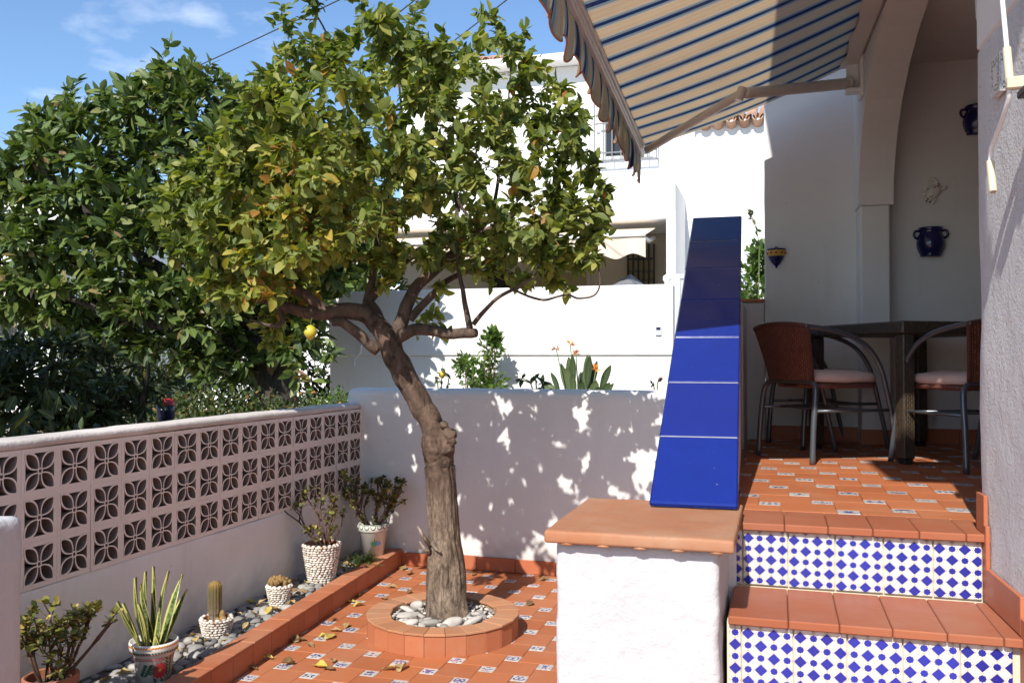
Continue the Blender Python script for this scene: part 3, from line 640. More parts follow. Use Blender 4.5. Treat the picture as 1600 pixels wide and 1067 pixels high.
if rn.z < 0: rn = -rn
RM = Matrix((( -rx.x, rd.x, rn.x, RS.x), (-rx.y, rd.y, rn.y, RS.y), (-rx.z, rd.z, rn.z, RS.z), (0, 0, 0, 1)))  # local x runs left
mb = MB()
for k in range(7):
    a, b = RL * k / 7, RL * (k + 1) / 7; mb = MB(); mb.bbox((0, a + .0016, random.uniform(-.001, .001)), (RW + random.uniform(-.002, .002), b - .0016, 0.022 + random.uniform(-.0012, .0012)), 0.006, RM)
    mb.f = [f[::-1] for f in mb.f]; mb.uv = [u[::-1] if u else u for u in mb.uv]; build(mb, 'rail_tile', M['rail'], ped)
mb = MB(); gx0, gx1 = 0.006, RW - 0.006
P = [RM @ Vector((x, y, z)) for y in (0.03, RL) for x in (gx0, gx1) for z in (0.016,)]
lo = [Vector((p.x, p.y, -0.01)) for p in P]; mb.v = [tuple(p) for p in P + lo]
for f in ((0, 1, 3, 2), (0, 2, 6, 4), (3, 1, 5, 7), (2, 3, 7, 6), (1, 0, 4, 5)): mb.face(f)
build(mb, 'parapet_wall', M['plaster'], ped)
gr = MB(); gr.bbox((0.003, 0.014, -0.004), (RW - 0.003, RL - 0.001, 0.0185), 0.004, RM); gr.f = [f[::-1] for f in gr.f]; build(gr, 'rail_grout', M['rail_grout'], ped)
soft_box('end_wall', (-0.50, 5.856, -0.01), (-0.21, 6.533, 1.99), M['plaster'], ped, 0.15, 0.012, 0.003)

# low garden wall at the back -------------------------------------------
lw = thing('garden_wall', 'low white garden wall with rounded top and tree shadow behind the lemon tree', 'wall')
soft_box('wall_body', (-3.36, 6.55, -0.02), (-0.47, 6.78, 1.392), M['plaster'], lw, 0.09, 0.055, 0.007, 3.0, seed=2.2)
x = -2.86
for k in range(8):
    mb = MB(); mb.bbox((x + .0015, 6.531, 0.001), (x + .311, 6.546, 0.105 + random.uniform(-.004, .006)), 0.003); build(mb, 'skirting_tile', M['skirt'], lw); x += 0.3125
# breeze block wall ---------------------------------------------------------
bw = thing('breeze_block_wall', 'white garden wall of pierced flower pattern breeze blocks beside the planted bed', 'wall')
S = 0.2107; Z0 = 0.698; Y0 = 3.2848; WX = -3.22; TK = 0.165
soft_box('wall_base', (WX - 0.17, 1.2, -0.02), (WX, 6.549, Z0 - S / 2), M['plaster_old'], bw, 0.09, 0.012, 0.005, 3.0, seed=8.0)
soft_box('wall_cap', (WX - 0.19, 1.2, Z0 + 2.5 * S), (WX + 0.002, 6.549, Z0 + 2.5 * S + 0.046), M['plaster_old'], bw, 0.07, 0.020, 0.005, 5.0, seed=4.0); bpy.data.objects['wall_cap'].data.materials[0] = M['lichen']
def breeze_mesh():
    """one pierced block: square frame, four leaf-shaped petals on the diagonals, a small hub"""
    mb = MB(); h = 0.083; H = S / 2 + 0.0005; t = 0.0088
    def strip(outer, inner, closed=True, depth=(0.0, -TK), faces=('f', 'i', 'o')):
        n = len(outer); base = len(mb.v)
        for d in depth:
            for p in outer: mb.v.append((d, p[0], p[1]))
            for p in inner: mb.v.append((d, p[0], p[1]))
        for k in range(n if closed else n - 1):
            k2 = (k + 1) % n; o0, i0, o1, i1 = base, base + n, base + 2 * n, base + 3 * n
            mb.face((o0 + k, o0 + k2, i0 + k2, i0 + k)); mb.face((o1 + k, i1 + k, i1 + k2, o1 + k2))
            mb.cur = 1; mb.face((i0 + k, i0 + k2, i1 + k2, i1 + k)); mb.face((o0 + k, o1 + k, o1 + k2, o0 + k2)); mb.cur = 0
    # frame
    sq = lambda r: [(-r, -r), (r, -r), (r, r), (-r, r)]
    strip(sq(H), sq(h))
    # hub
    circ = lambda r, n=14: [(r * math.cos(2 * math.pi * k / n), r * math.sin(2 * math.pi * k / n)) for k in range(n)]
    strip(circ(0.0155), circ(0.0085), depth=(0.001, -TK + .001))
    # petals
    L0, L1 = 0.0125, math.hypot(h, h) + 0.002; n = 9
    for q in range(4):
        a = math.pi / 4 + q * math.pi / 2; ca, sa = math.cos(a), math.sin(a)
        def leaf(off):
            pts = []
            W = 0.0305 + off; l0, l1 = L0 - off * 0.8, L1 + off * 1.4
            for k in range(n + 1):
                s = k / n; pts.append((l0 + (l1 - l0) * s, W * math.sin(math.pi * s) ** 0.82))
            for k in range(n - 1, 0, -1):
                s = k / n; pts.append((l0 + (l1 - l0) * s, -W * math.sin(math.pi * s) ** 0.82))
            return [(x * ca - y * sa, x * sa + y * ca) for x, y in pts]
        o, i = leaf(t / 2), leaf(-t / 2)
        clampf = lambda p: (max(-h - .004, min(h + .004, p[0])), max(-h - .004, min(h + .004, p[1])))
        strip([clampf(p) for p in o][::-1], [clampf(p) for p in i][::-1], depth=(0.002 - 0.0004 * q, -TK + .002))
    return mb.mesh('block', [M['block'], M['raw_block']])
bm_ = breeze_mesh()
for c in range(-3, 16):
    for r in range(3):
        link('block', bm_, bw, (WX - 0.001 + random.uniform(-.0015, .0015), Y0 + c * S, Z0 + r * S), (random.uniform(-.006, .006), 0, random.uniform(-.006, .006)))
# planted bed -------------------------------------------------------------
bed = thing('planted_bed', 'long raised bed of grey pebbles edged with terracotta tiles along the breeze blocks', 'planter bed')
KX = lambda y: -2.66 - 0.0785 * (y - 4.05)
mb = MB(); mb.quad((WX - .01, 1.5, 0.085), (KX(1.5) - .06, 1.5, 0.085), (KX(6.56) - .06, 6.56, 0.085), (WX - .01, 6.56, 0.085)); 
mb = MB(); mb.grid(lambda u, v: (WX - .01 + (KX(2.0 + 4.55 * v) - .05 - WX) * u, 2.0 + 4.55 * v, 0.084 + 0.010 * mnoise.noise(Vector((u * 4, v * 30, 1))) + 0.008 * mnoise.noise(Vector((u * 9, v * 80, 4)))), 8, 90); build(mb, 'bed_soil', M['soil'], bed, smooth=True)
y = 1.9; ka = math.atan(0.0785)
while y < 6.53:
    L = min(0.205, 6.535 - y)
    T = Matrix.Translation((KX(y), y, 0)) @ Matrix.Rotation(ka, 4, 'Z')
    mb = MB(); mb.bbox((-0.011, .0012, 0.001), (0.0, L - .0012, 0.116), 0.002, T); build(mb, 'kerb_face_tile', M['skirt'], bed)
    mb = MB(); mb.bbox((-0.125, .001, 0.117), (0.003 + random.uniform(0, .003), L - .001, 0.130 + random.uniform(-.001, .001)), 0.003, T); build(mb, 'kerb_top_tile', M['ringtile'], bed)
    mb = MB(); mb.box((-0.12, 0, 0), (-0.0115, L, 0.1165), T); build(mb, 'kerb_core', M['grout'], bed)
    y += 0.2055
def stone_meshes(n, mat, seed, flat=(0.45, 0.75)):
    out = []
    for k in range(n):
        mb = MB(); mb.ball((0, 0, 0), (1, random.uniform(.58, .92), random.uniform(*flat)), 12, 8); me = mb.mesh('pebble', mat, True); roughen(me, 0.17, 1.3, seed + k * 3.3); out.append(me)
    return out
bs = stone_meshes(7, M['stone_bed'], 1.0); placed = []
for k in range(6000):
    y = 6.5 - 3.7 * random.random() ** 1.0; w = KX(y) - 0.14 - WX; x = WX + 0.03 + w * random.random(); r = random.choice([0.02, 0.026, 0.034, 0.042, 0.05, 0.036]) * random.uniform(.85, 1.2)
    if x + r * .8 > KX(y) - 0.13 or any((x - a) ** 2 + (y - b) ** 2 < (0.82 * (r + c)) ** 2 for a, b, c in placed): continue
    if len(placed) > 292: break
    placed.append((x, y, r)); o = link('pebble', bs[k % 7], bed, (x, y, 0.088 + r * 0.12), (random.uniform(-.2, .2), random.uniform(-.2, .2), random.uniform(0, 6.3))); o.scale = (r * 1.15, r, r * .72)
# tree ring ---------------------------------------------------------------
RC = Vector((-1.917, 4.998, 0)); NR = 24; RO, RI = 0.445, 0.315
ring = thing('tree_ring', 'low round terracotta tiled ring full of pale stones around the lemon trunk', 'tree planter', RC)
mb = MB(); mb.lathe([(RO - .013, -0.002), (RO - .013, 0.115), (RI + .004, 0.1155), (RI + .004, -0.002)], 48); build(mb, 'ring_core', M['grout'], ring)
mb = MB(); mb.grid(lambda u, v: ((RI + .01) * u * math.cos(6.2832 * v), (RI + .01) * u * math.sin(6.2832 * v), 0.085 + 0.03 * (1 - u) + 0.012 * mnoise.noise(Vector((u * 5 * math.cos(6.2832 * v), u * 5 * math.sin(6.2832 * v), 2)))), 8, 36); mb.f = [f[::-1] for f in mb.f]; build(mb, 'ring_soil', M['soil'], ring, smooth=True)
for k in range(NR):
    a = 2 * math.pi * k / NR; w = RO * math.tan(math.pi / NR) - .0012; T = Matrix.Rotation(a, 4, 'Z')
    mb = MB(); mb.bbox((RO - .012, -w, -0.001), (RO, w, 0.112 + random.uniform(-.001, .001)), 0.0018, T); build(mb, 'face_tile', M['ringtile'], ring)
    mb = MB(); h0, h1 = 0.1165, 0.128 + random.uniform(-.002, .002); wi = RI * math.tan(math.pi / NR) - .0012; wo = (RO + .006) * math.tan(math.pi / NR) - .0012; rj = RI + random.uniform(-.012, .006)
    pts = [(rj, -wi), (RO + .006, -wo), (RO + .006, wo), (rj, wi)]; b_ = 0.003
    cx, cy = sum(p[0] for p in pts) / 4, 0; mb.v = [tuple(T @ Vector((p[0], p[1], h0))) for p in pts] + [tuple(T @ Vector((p[0], p[1], h1 - b_))) for p in pts] + [tuple(T @ Vector((p[0] + (cx - p[0]) * .06, p[1] * .93, h1))) for p in pts]
    for l in (0, 4):
        for q in range(4): mb.face((l + q, l + (q + 1) % 4, l + 4 + (q + 1) % 4, l + 4 + q))
    mb.face((8, 9, 10, 11)); build(mb, 'coping_tile', M['coping'], ring)
ws = stone_meshes(8, M['stone_white'], 20.0, (0.5, 0.85)); placed = []
big = [(0.0, -0.20, 0.046), (0.12, -0.19, 0.056), (-0.12, -0.215, 0.038), (0.22, -0.10, 0.052), (-0.185, -0.10, 0.05), (-0.24, 0.02, 0.045), (0.10, -0.245, 0.04), (-0.05, -0.13, 0.035), (-0.22, 0.12, 0.045)]
for k in range(1500):
    if k < len(big): x, y, r = big[k]
    else:
        a = random.uniform(0, 6.283); q = 0.11 + 0.195 * random.random() ** .7; x, y = q * math.cos(a), q * math.sin(a); r = random.choice([0.009, 0.011, 0.014, 0.018, 0.022, 0.027])
        if q + r * .6 > RI or any((x - m) ** 2 + (y - n) ** 2 < (.8 * (r + c)) ** 2 for m, n, c in placed): continue
    if len(placed) > 170: break
    placed.append((x, y, r)); o = link('stone', ws[k % 8], ring, (x, y, 0.098 + r * 0.32), (random.uniform(-.4, .4), random.uniform(-.4, .4), random.uniform(0, 6.3))); o.scale = (r * random.uniform(1.05, 1.5), r * .95, r * random.uniform(.6, .85))
# gate post at the left edge
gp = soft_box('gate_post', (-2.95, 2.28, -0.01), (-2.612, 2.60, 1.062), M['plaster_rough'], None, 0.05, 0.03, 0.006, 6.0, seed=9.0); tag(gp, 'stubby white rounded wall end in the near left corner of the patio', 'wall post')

# ------------------------------------------------------------------ across the street
sw = thing('street_wall', 'tall white street wall with a horizontal groove in front of the far house', 'wall')
mb = MB(); mb.bbox((-5.64, 10.5, 1.665), (-1.17, 10.72, 2.50), 0.012); build(mb, 'upper_wall', M['plaster_far'], sw)
mb = MB(); mb.bbox((-5.63, 10.525, -0.02), (-1.18, 10.72, 1.663), 0.008); build(mb, 'lower_wall', M['plaster_far'], sw)
gt = thing('metal_gate', 'pale grey metal gate at the right end of the street wall', 'gate', (-1.14, 10.55, 0))
for x0, x1, z0, z1 in ((0, .05, 0, 2.62), (.85, .9, 0, 2.62), (.05, .85, 2.56, 2.62), (.05, .85, 0.1, 0.16)):
    mb = MB(); mb.bbox((x0, 0, z0), (x1, .05, z1), 0.004); build(mb, 'gate_frame', M['grey_metal'], gt)
for k in range(8):
    mb = MB(); mb.bbox((.052 + k * .1, .015, .162), (.148 + k * .1, .03, 2.558), 0.003); build(mb, 'gate_slat', M['grey_metal'], gt)
mb = MB(); mb.lathe([(0.001, 2.60), (.03, 2.60), (.03, 2.63), (.05, 2.66), (.045, 2.70), (.02, 2.72), (0.001, 2.72)], 14); lamp = build(mb, 'wall_finial', M['white_paint'], None, (-1.25, 10.6, -0.1), smooth=True); tag(lamp, 'small white knob on the right end of the street wall', 'finial')
ic = thing('door_intercom', 'small grey intercom box on the street wall near the gate', 'intercom', at(1029, 517, y=10.498))
mb = MB(); mb.bbox((-.035, -.02, -.055), (.035, .002, .055), 0.004); build(mb, 'housing', M['grey_metal'], ic)
mb = MB(); mb.bbox((-.024, -.025, .01), (.024, -.019, .042), 0.002); build(mb, 'camera_panel', M['navy_plastic'], ic)
mb = MB(); mb.lathe([(0.001, .004), (.012, .004), (.012, 0)], 12, Matrix.Translation((0, -.02, -.025)) @ Matrix.Rotation(R(90), 4, 'X')); build(mb, 'button', M['white_paint'], ic)
p0 = at(566, 528, y=10.49); mb = MB(); mb.tube(spline([p0 + Vector((0, -.02, .02)), p0 + Vector((0, -.04, -.12)), p0 + Vector((-.01, -.05, -.2)), p0 + Vector((-.07, -.06, -.26)), p0 + Vector((-.08, -.06, -.36))], 5), 0.018, 8)
pp = build(mb, 'drain_pipe', M['white_paint'], None, smooth=True); tag(pp, 'short bent white pipe on the left of the street wall', 'pipe')

fh = thing('far_house', 'tall white house across the street with a barred upper window and a shaded porch', 'house')
FY = 15.0
def fbox(name, u0, v0, u1, v1, mat, ya, yb, parent=fh, bev=0.01):
    a, b = at(u0, v0, y=ya), at(u1, v1, y=ya); mb = MB(); mb.bbox((min(a.x, b.x), ya, min(a.z, b.z)), (max(a.x, b.x), yb, max(a.z, b.z)), bev); return build(mb, name, mat, parent)
mb = MB(); mb.bbox((-6.6, FY, 3.9), (-1.75, FY + 6, 6.7), 0.02); build(mb, 'upper_storey', M['plaster_far'], fh)
mb = MB(); mb.bbox((-1.745, FY + .005, -0.02), (6.0, FY + 6, 5.55), 0.02); build(mb, 'side_wing', M['plaster_far'], fh)
mb = MB(); mb.bbox((-6.6, FY + .01, -0.02), (-1.75, FY + 6, 3.89), 0.02); build(mb, 'porch_back_wall', M['beige'], fh)
mb = MB(); mb.bbox((-6.9, FY - 1.5, 3.72), (-1.604, FY - .001, 3.98), 0.02); build(mb, 'porch_roof', M['plaster_far'], fh)
mb = MB(); mb.bbox((-1.60, FY - 1.52, -0.02), (-1.46, FY - .003, 4.28), 0.01); build(mb, 'porch_end_wall', M['plaster_far'], fh)
mb = MB(); mb.box((-6.8, FY - .35, 6.7), (-1.55, FY + 6, 6.82)); build(mb, 'roof_deck', M['plaster_far'], fh)
def roof_row(parent, x0, n, y, z, pitch=0.21, rows=4):
    mb = MB(); prof = []
    K = 8
    for e, (ya, za) in enumerate(((0, 0), (0.45, 0.16))):
        for k in range(K + 1):
            a = math.pi * k / K; prof.append((0.088 * math.cos(a) * (1 - .08 * e), ya, za + 0.075 * math.sin(a) * (1 - .08 * e)))
    inn = [(p[0] * .84, p[1], p[2] - .012) for p in prof]
    mb.v = prof + inn; n1 = len(prof)
    for k in range(K):
        mb.face((k, k + 1, K + 2 + k, K + 1 + k)[::-1]); mb.face((n1 + k, n1 + k + 1, n1 + K + 2 + k, n1 + K + 1 + k)); mb.face((k, k + 1, n1 + k + 1, n1 + k))
    me = mb.mesh('roof_tile', M['roof'], False)
    me2 = me
    for r in range(rows):
        for k in range(n):
            link('roof_tile', me, parent, (x0 + k * pitch + random.uniform(-.01, .01), y + r * 0.40, z + r * 0.142 + random.uniform(-.004, .004)))
            o = link('roof_tile', me, parent, (x0 + (k + .5) * pitch, y + r * 0.40 + .03, z + r * 0.142 + 0.035)); o.rotation_euler = (0, math.pi, 0)
roof_row(fh, at(1090, 190, y=FY - .25).x, 14, FY - .22, 5.50)
roof_row(fh, at(735, 70, y=FY - .5).x, 4, FY - .3, 6.83, rows=2)
# barred upper window
w0, w1 = at(938, 190, y=FY - .02), at(1020, 250, y=FY - .02)
mb = MB(); mb.bbox((w0.x, FY - .03, w1.z + .05), (w1.x, FY - .004, w0.z + .35), 0.005); wnd = build(mb, 'window', M['white_paint'], fh)
mb = MB(); mb.bbox((w0.x + .10, FY - .045, w1.z + .11), (w1.x - .08, FY - .031, w0.z + .28), 0.003); build(mb, 'pane', M['glass_dark'], wnd)
gw0, gw1 = at(929, 190, y=FY - .14), at(1026, 247, y=FY - .14)
mb = MB()
for k in range(8): x = gw0.x + (gw1.x - gw0.x) * k / 7; mb.box((x - .009, FY - .15, gw1.z), (x + .009, FY - .132, gw0.z + .5))
for z in (gw1.z, gw1.z + .14, gw0.z - .05): mb.box((gw0.x, FY - .153, z - .009), (gw1.x, FY - .129, z + .009))
for x in (gw0.x, gw1.x): mb.box((x - .0095, FY - .151, gw1.z - .0095), (x + .0095, FY - .03, gw1.z + .0095))
build(mb, 'window_grille', M['iron_grey'], fh)
# porch door, window, cream awning
d0, d1 = at(982, 392, y=FY), at(1018, 452, y=FY)
mb = MB(); mb.bbox((d0.x, FY - .03, 0), (d1.x + .05, FY - .001, d0.z + .1), 0.005); door = build(mb, 'door', M['glass_warm'], fh)
mb = MB()
for k in range(6): x = d0.x + (d1.x + .05 - d0.x) * k / 5; mb.box((x - .014, FY - .07, 1.0), (x + .014, FY - .045, d0.z + .1))
for z in (2.2, 2.75, 3.3): mb.box((d0.x, FY - .072, z - .015), (d1.x + .05, FY - .043, z + .015))
for k in range(5):
    for z in (2.5, 3.02):
        cx = d0.x + (d1.x + .05 - d0.x) * (k + .5) / 5; mb.tube([(cx + .035 * math.cos(a * .6), FY - .06, z + .09 * math.sin(a * .6)) for a in range(11)], 0.006, 5, closed=False)
build(mb, 'door_grille', M['dark_metal'], fh)
for u0, u1, m in ((760, 830, 'glass_dark'), (832, 922, 'glass_warm')):
    a, b = at(u0, 422, y=FY - .05), at(u1, 470, y=FY - .05); mb = MB(); mb.bbox((a.x, FY - .05, b.z), (b.x, FY - .002, a.z), 0.01); w_ = build(mb, 'window', M['beige'], fh)
    mb = MB(); mb.bbox((a.x + .06, FY - .06, b.z), (b.x - .06, FY - .051, a.z - .06), 0.004); build(mb, 'pane', M[m], w_)
fa = thing('cream_awning', 'cream scalloped awning over the far house porch', 'awning')
ax0, ax1, az = -6.6, -1.78, 3.68; ay = FY - 1.25
mb = MB(); mb.grid(lambda u, v: (ax0 + (ax1 - ax0) * u, ay - .02 - 1.15 * v, az - 0.04 - 0.26 * v), 30, 3); build(mb, 'awning_cover', M['awning_cream'], fa)
mb = MB(); mb.grid(lambda u, v: (ax0 + (ax1 - ax0) * u, ay - 1.19 + 0.02 * math.sin(u * 70) * v, az - 0.30 - (0.30 + 0.035 * math.cos(u * 62)) * v), 120, 3); build(mb, 'valance', M['awning_cream'], fa, smooth=True)
mb = MB(); mb.bbox((ax0, ay - 1.22, az - .33), (ax1, ay - 1.16, az - .27), 0.01); build(mb, 'front_bar', M['white_paint'], fa)
mb = MB(); mb.tube([(ax1 - .06, ay - 1.15, az - .33), (ax1 - .05, ay - .5, az - .3), (ax1 - .04, ay - .02, az - .2)], 0.035, 8); build(mb, 'awning_arm', M['alu'], fa, smooth=True)
mb = MB(); c = at(985, 428, y=13.0); rimz = 1.9; mb.v = [(c.x, c.y, c.z)]; n = 22
for k in range(n):
    a = 2 * math.pi * k / n; q = 1.0 + .08 * math.sin(a * 5 + 1); mb.v.append((c.x - .12 + 0.56 * q * math.cos(a), c.y + .5 * q * math.sin(a), 2.50 - .25 * abs(math.sin(a * 2)) * .3)); 
for k in range(n):
    a = 2 * math.pi * k / n; mb.v.append((c.x - .12 + 0.80 * math.cos(a), c.y + .6 * math.sin(a), 0.6))
for k in range(n): mb.face((0, 1 + k, 1 + (k + 1) % n)); mb.face((1 + k, 1 + n + k, 1 + n + (k + 1) % n, 1 + (k + 1) % n))
cov = build(mb, 'covered_barbecue', M['grey_cloth'], None); cov.name = 'fabric_cover'; tag(cov, 'grey fabric cover peaked over something on the far porch', 'cover')

# pale houses beyond the garden trees
h2 = thing('pale_house', 'pale house half hidden behind the rubber tree with a barred window', 'house')
mb = MB(); mb.bbox((-30, 20, -.02), (-19.0, 26, 6.4), 0.03); build(mb, 'wall', M['plaster_far'], h2)
wa = at(8, 515, y=19.98); mb = MB(); mb.bbox((wa.x - .4, 19.94, wa.z - .35), (wa.x + .4, 19.99, wa.z + .35), 0.01); w_ = build(mb, 'window', M['glass_dark'], h2)
mb = MB()
for k in range(7): mb.box((wa.x - .4 + k * .133 - .01, 19.88, wa.z - .4), (wa.x - .4 + k * .133 + .01, 19.90, wa.z + .4))
build(mb, 'window_grille', M['dark_metal'], h2)
mb = MB(); mb.box((-30.5, 19.6, 6.4), (-18.7, 26, 6.55)); build(mb, 'roof', M['roof'], h2)
h3 = thing('garden_house', 'low white house wall glimpsed between the rubber tree trunk and the hedge', 'house')
mb = MB(); mb.bbox((-16, 22, -.02), (-7.6, 26, 3.6), 0.03); build(mb, 'wall', M['plaster_far'], h3)
mb = MB(); mb.bbox((-16.1, 21.95, 1.0), (-7.5, 22.02, 1.35), 0.01); build(mb, 'plinth', M['plaster_in'], h3)
# ================================================================== AWNING
aw = thing('striped_awning', 'blue and beige striped awning with torn wavy valance stretched out from the arch', 'awning'); aw.matrix_world = HM
YN, YF, XF, ZI, ZF = -0.42, 2.93, -1.40, 3.56, 3.085
mb = MB(); mb.grid(lambda u, v: (-0.05 + (XF + .05) * v, YN + (YF - YN) * u, ZI + (ZF - ZI) * v - (0.03 + .012 * math.sin(u * 9)) * math.sin(math.pi * v) + 0.004 * math.sin(u * 40)), 70, 14, ((YF - YN) / 0.225, 1)); build(mb, 'canopy', M['canvas'], aw, smooth=True)
mb = MB()
for dz, dx, w in ((0.0, 0.0, .030), (-.022, -.010, .024), (-.040, -.016, .020)): mb.bbox((XF + dx - w, YN, ZF - .02 + dz), (XF + dx + .012, YF + .012, ZF + .016 + dz), 0.006)
build(mb, 'front_bar', M['alu'], aw)
def valance(u, v):
    y = YN + (YF - YN) * u; s = y / 0.235
    drop = 0.205 + 0.028 * math.cos(2 * math.pi * s) + 0.010 * mnoise.noise(Vector((y * 3, 0, 0)))
    if abs(y - 2.05) < .05: drop -= 0.05 * (1 - abs(y - 2.05) / .05)
    return (XF - .035 + (0.011 * math.sin(y * 21) + 0.007 * math.sin(y * 47 + 1)) * v + 0.012 * math.sin(v * 3) , y + 0.012 * math.sin(y * 30 + 2) * v, ZF - 0.025 - drop * v)
mb = MB(); mb.grid(valance, 260, 10, ((YF - YN) / 0.225, 1)); build(mb, 'valance', M['canvas'], aw, smooth=True)
mb = MB(); mb.tube([valance(k / 260, 1.0) for k in range(261)], 0.0045, 5); build(mb, 'valance_trim', M['cap'], aw, smooth=True)
mb = MB(); mb.bbox((-0.15, YN, ZI - .03), (-0.006, YF, ZI + .12), 0.02); build(mb, 'roller_case', M['alu'], aw)
def arm(ys, elbow, yf, nm='arm'):
    sh = Vector((-0.085, ys, 3.40)); fr = Vector((XF + .03, yf, ZF - .04))
    d = (elbow - sh).normalized(); e2 = (fr - elbow).normalized()
    mb = MB(); mb.tube([sh, sh + d * .02, elbow - d * .05, elbow - d * .03], [.030, .036, .033, .028], 12); a = build(mb, 'awning_arm', M['alu'], aw, smooth=True)
    mb = MB(); mb.tube([elbow + e2 * .02, elbow + e2 * .04, fr], [.024, .027, .026], 12); build(mb, 'awning_forearm', M['alu'], aw, smooth=True)
    mb = MB(); mb.lathe([(0.001, -.04), (.024, -.04), (.026, -.03), (.026, .03), (.024, .04), (0.001, .04)], 14, Matrix.Translation(elbow) @ Matrix.Rotation(R(18), 4, 'Y')); build(mb, 'elbow_joint', M['alu'], a)
    mb = MB(); mb.ball(sh, .043, 12, 8); build(mb, 'shoulder_joint', M['alu'], a, smooth=True)
    mb = MB(); mb.bbox((-0.02, ys - .09, 3.30), (0.0, ys + .07, 3.56), 0.004); mb.bbox((-0.10, ys - .05, 3.335), (-0.015, ys + .05, 3.36), 0.004); mb.bbox((-.09, ys + .03, 3.35), (-.01, ys + .045, 3.54), 0.003); build(mb, 'wall_bracket', M['white_paint'], a)
iHM = HM.inverted()
arm(2.80, iHM @ at(1157, 147, y=5.38), 2.80)
arm(-0.25, Vector((-0.75, 0.35, 3.16)), -0.28)
# awning crank on the pier
ck = thing('awning_crank', 'white awning crank rod with two cream grips hanging on the rough pier', 'crank handle')
def pp_(u, v, off=0.035): return at(u, v, x=0.655 - off)
c1 = [pp_(1563, -60, .06), pp_(1566, 0, .06), pp_(1573, 75, .06), pp_(1578, 130, .06), pp_(1577, 153, .06), pp_(1566, 188, .06), pp_(1549, 232, .06), pp_(1547, 252, .06), pp_(1552, 300, .06)]
mb = MB(); mb.tube(c1, 0.0065, 10); build(mb, 'rod', M['white_paint'], ck, smooth=True)
for a, b in ((2, 3), (7, 8)):
    d = c1[b] - c1[a]; mb = MB(); mb.tube([c1[a], c1[a] + d * .02, c1[a] + d * .97, c1[b]], [.009, .0105, .0105, .0095], 14); build(mb, 'grip', M['cream'], ck, smooth=False)
q = c1[3]; mb = MB(); mb.bbox((q.x - .009, q.y - .014, q.z - .018), (0.665, q.y + .012, q.z + .014), 0.003); build(mb, 'wall_clip', M['cream'], ck)
hm = HM.to_3x3()
pq = at(1562, 118, x=0.648); pl = MB(); T = Matrix.Translation(pq) @ Matrix.Rotation(HA, 4, 'Z'); pl.bbox((-.012, -.045, -.06), (.006, .045, .06), .002)
n0 = len(pl.f); pl.quad((-.0135, .042, -.057), (-.0135, -.042, -.057), (-.0135, -.042, .057), (-.0135, .042, .057)); o = build(pl, 'ceramic_plaque', M['plaque'], None); o.matrix_world = T; tag(o, 'small black and white ceramic plaque on the pier behind the crank rod', 'plaque')
pq = at(1622, 141, x=0.648); mb = MB(); mb.bbox((-.04, -.04, -.010), (.0, .04, .010), .003); mb.bbox((-.012, -.03, -.06), (.0, .03, .05), .003); o = build(mb, 'wall_bracket', M['dark_metal'], None, pq); tag(o, 'dark metal bracket on the pier at the right edge beside the crank', 'bracket')

# ================================================================== PORCH FURNITURE
tb = thing('rattan_table', 'dark woven rattan table on the porch with one leg in sunlight', 'table', (0.770, 5.776, PZ), math.atan2(.5, .87))
LX, LY, TH_ = 0.85, 0.95, 0.77
def wbox(lo, hi, b=0.006):
    mb = MB(); mb.bbox(lo, hi, b)
    for i, f in enumerate(mb.f):
        P = [mb.v[k] for k in f]; d = [max(p[a] for p in P) - min(p[a] for p in P) for a in range(3)]; ax = d.index(min(d)); o = [a for a in range(3) if a != ax]
        mb.uv[i] = tuple((p[o[0]] * 2.2, p[o[1]] * 2.2) for p in P)
    return mb
build(wbox((-LX / 2, -LY / 2, TH_ - .068), (LX / 2, LY / 2, TH_), .008), 'tabletop', M['rattan'], tb)
for sx in (-1, 1):
    for sy in (-1, 1):
        x, y = sx * (LX / 2 - .05), sy * (LY / 2 - .05); lg = build(wbox((x - .036, y - .036, .03), (x + .036, y + .036, TH_ - .069), .006), 'leg', M['rattan'], tb)
        mb = MB(); mb.bbox((x - .025, y - .025, 0), (x + .025, y + .025, .0295), .003); build(mb, 'foot', M['black'], lg)

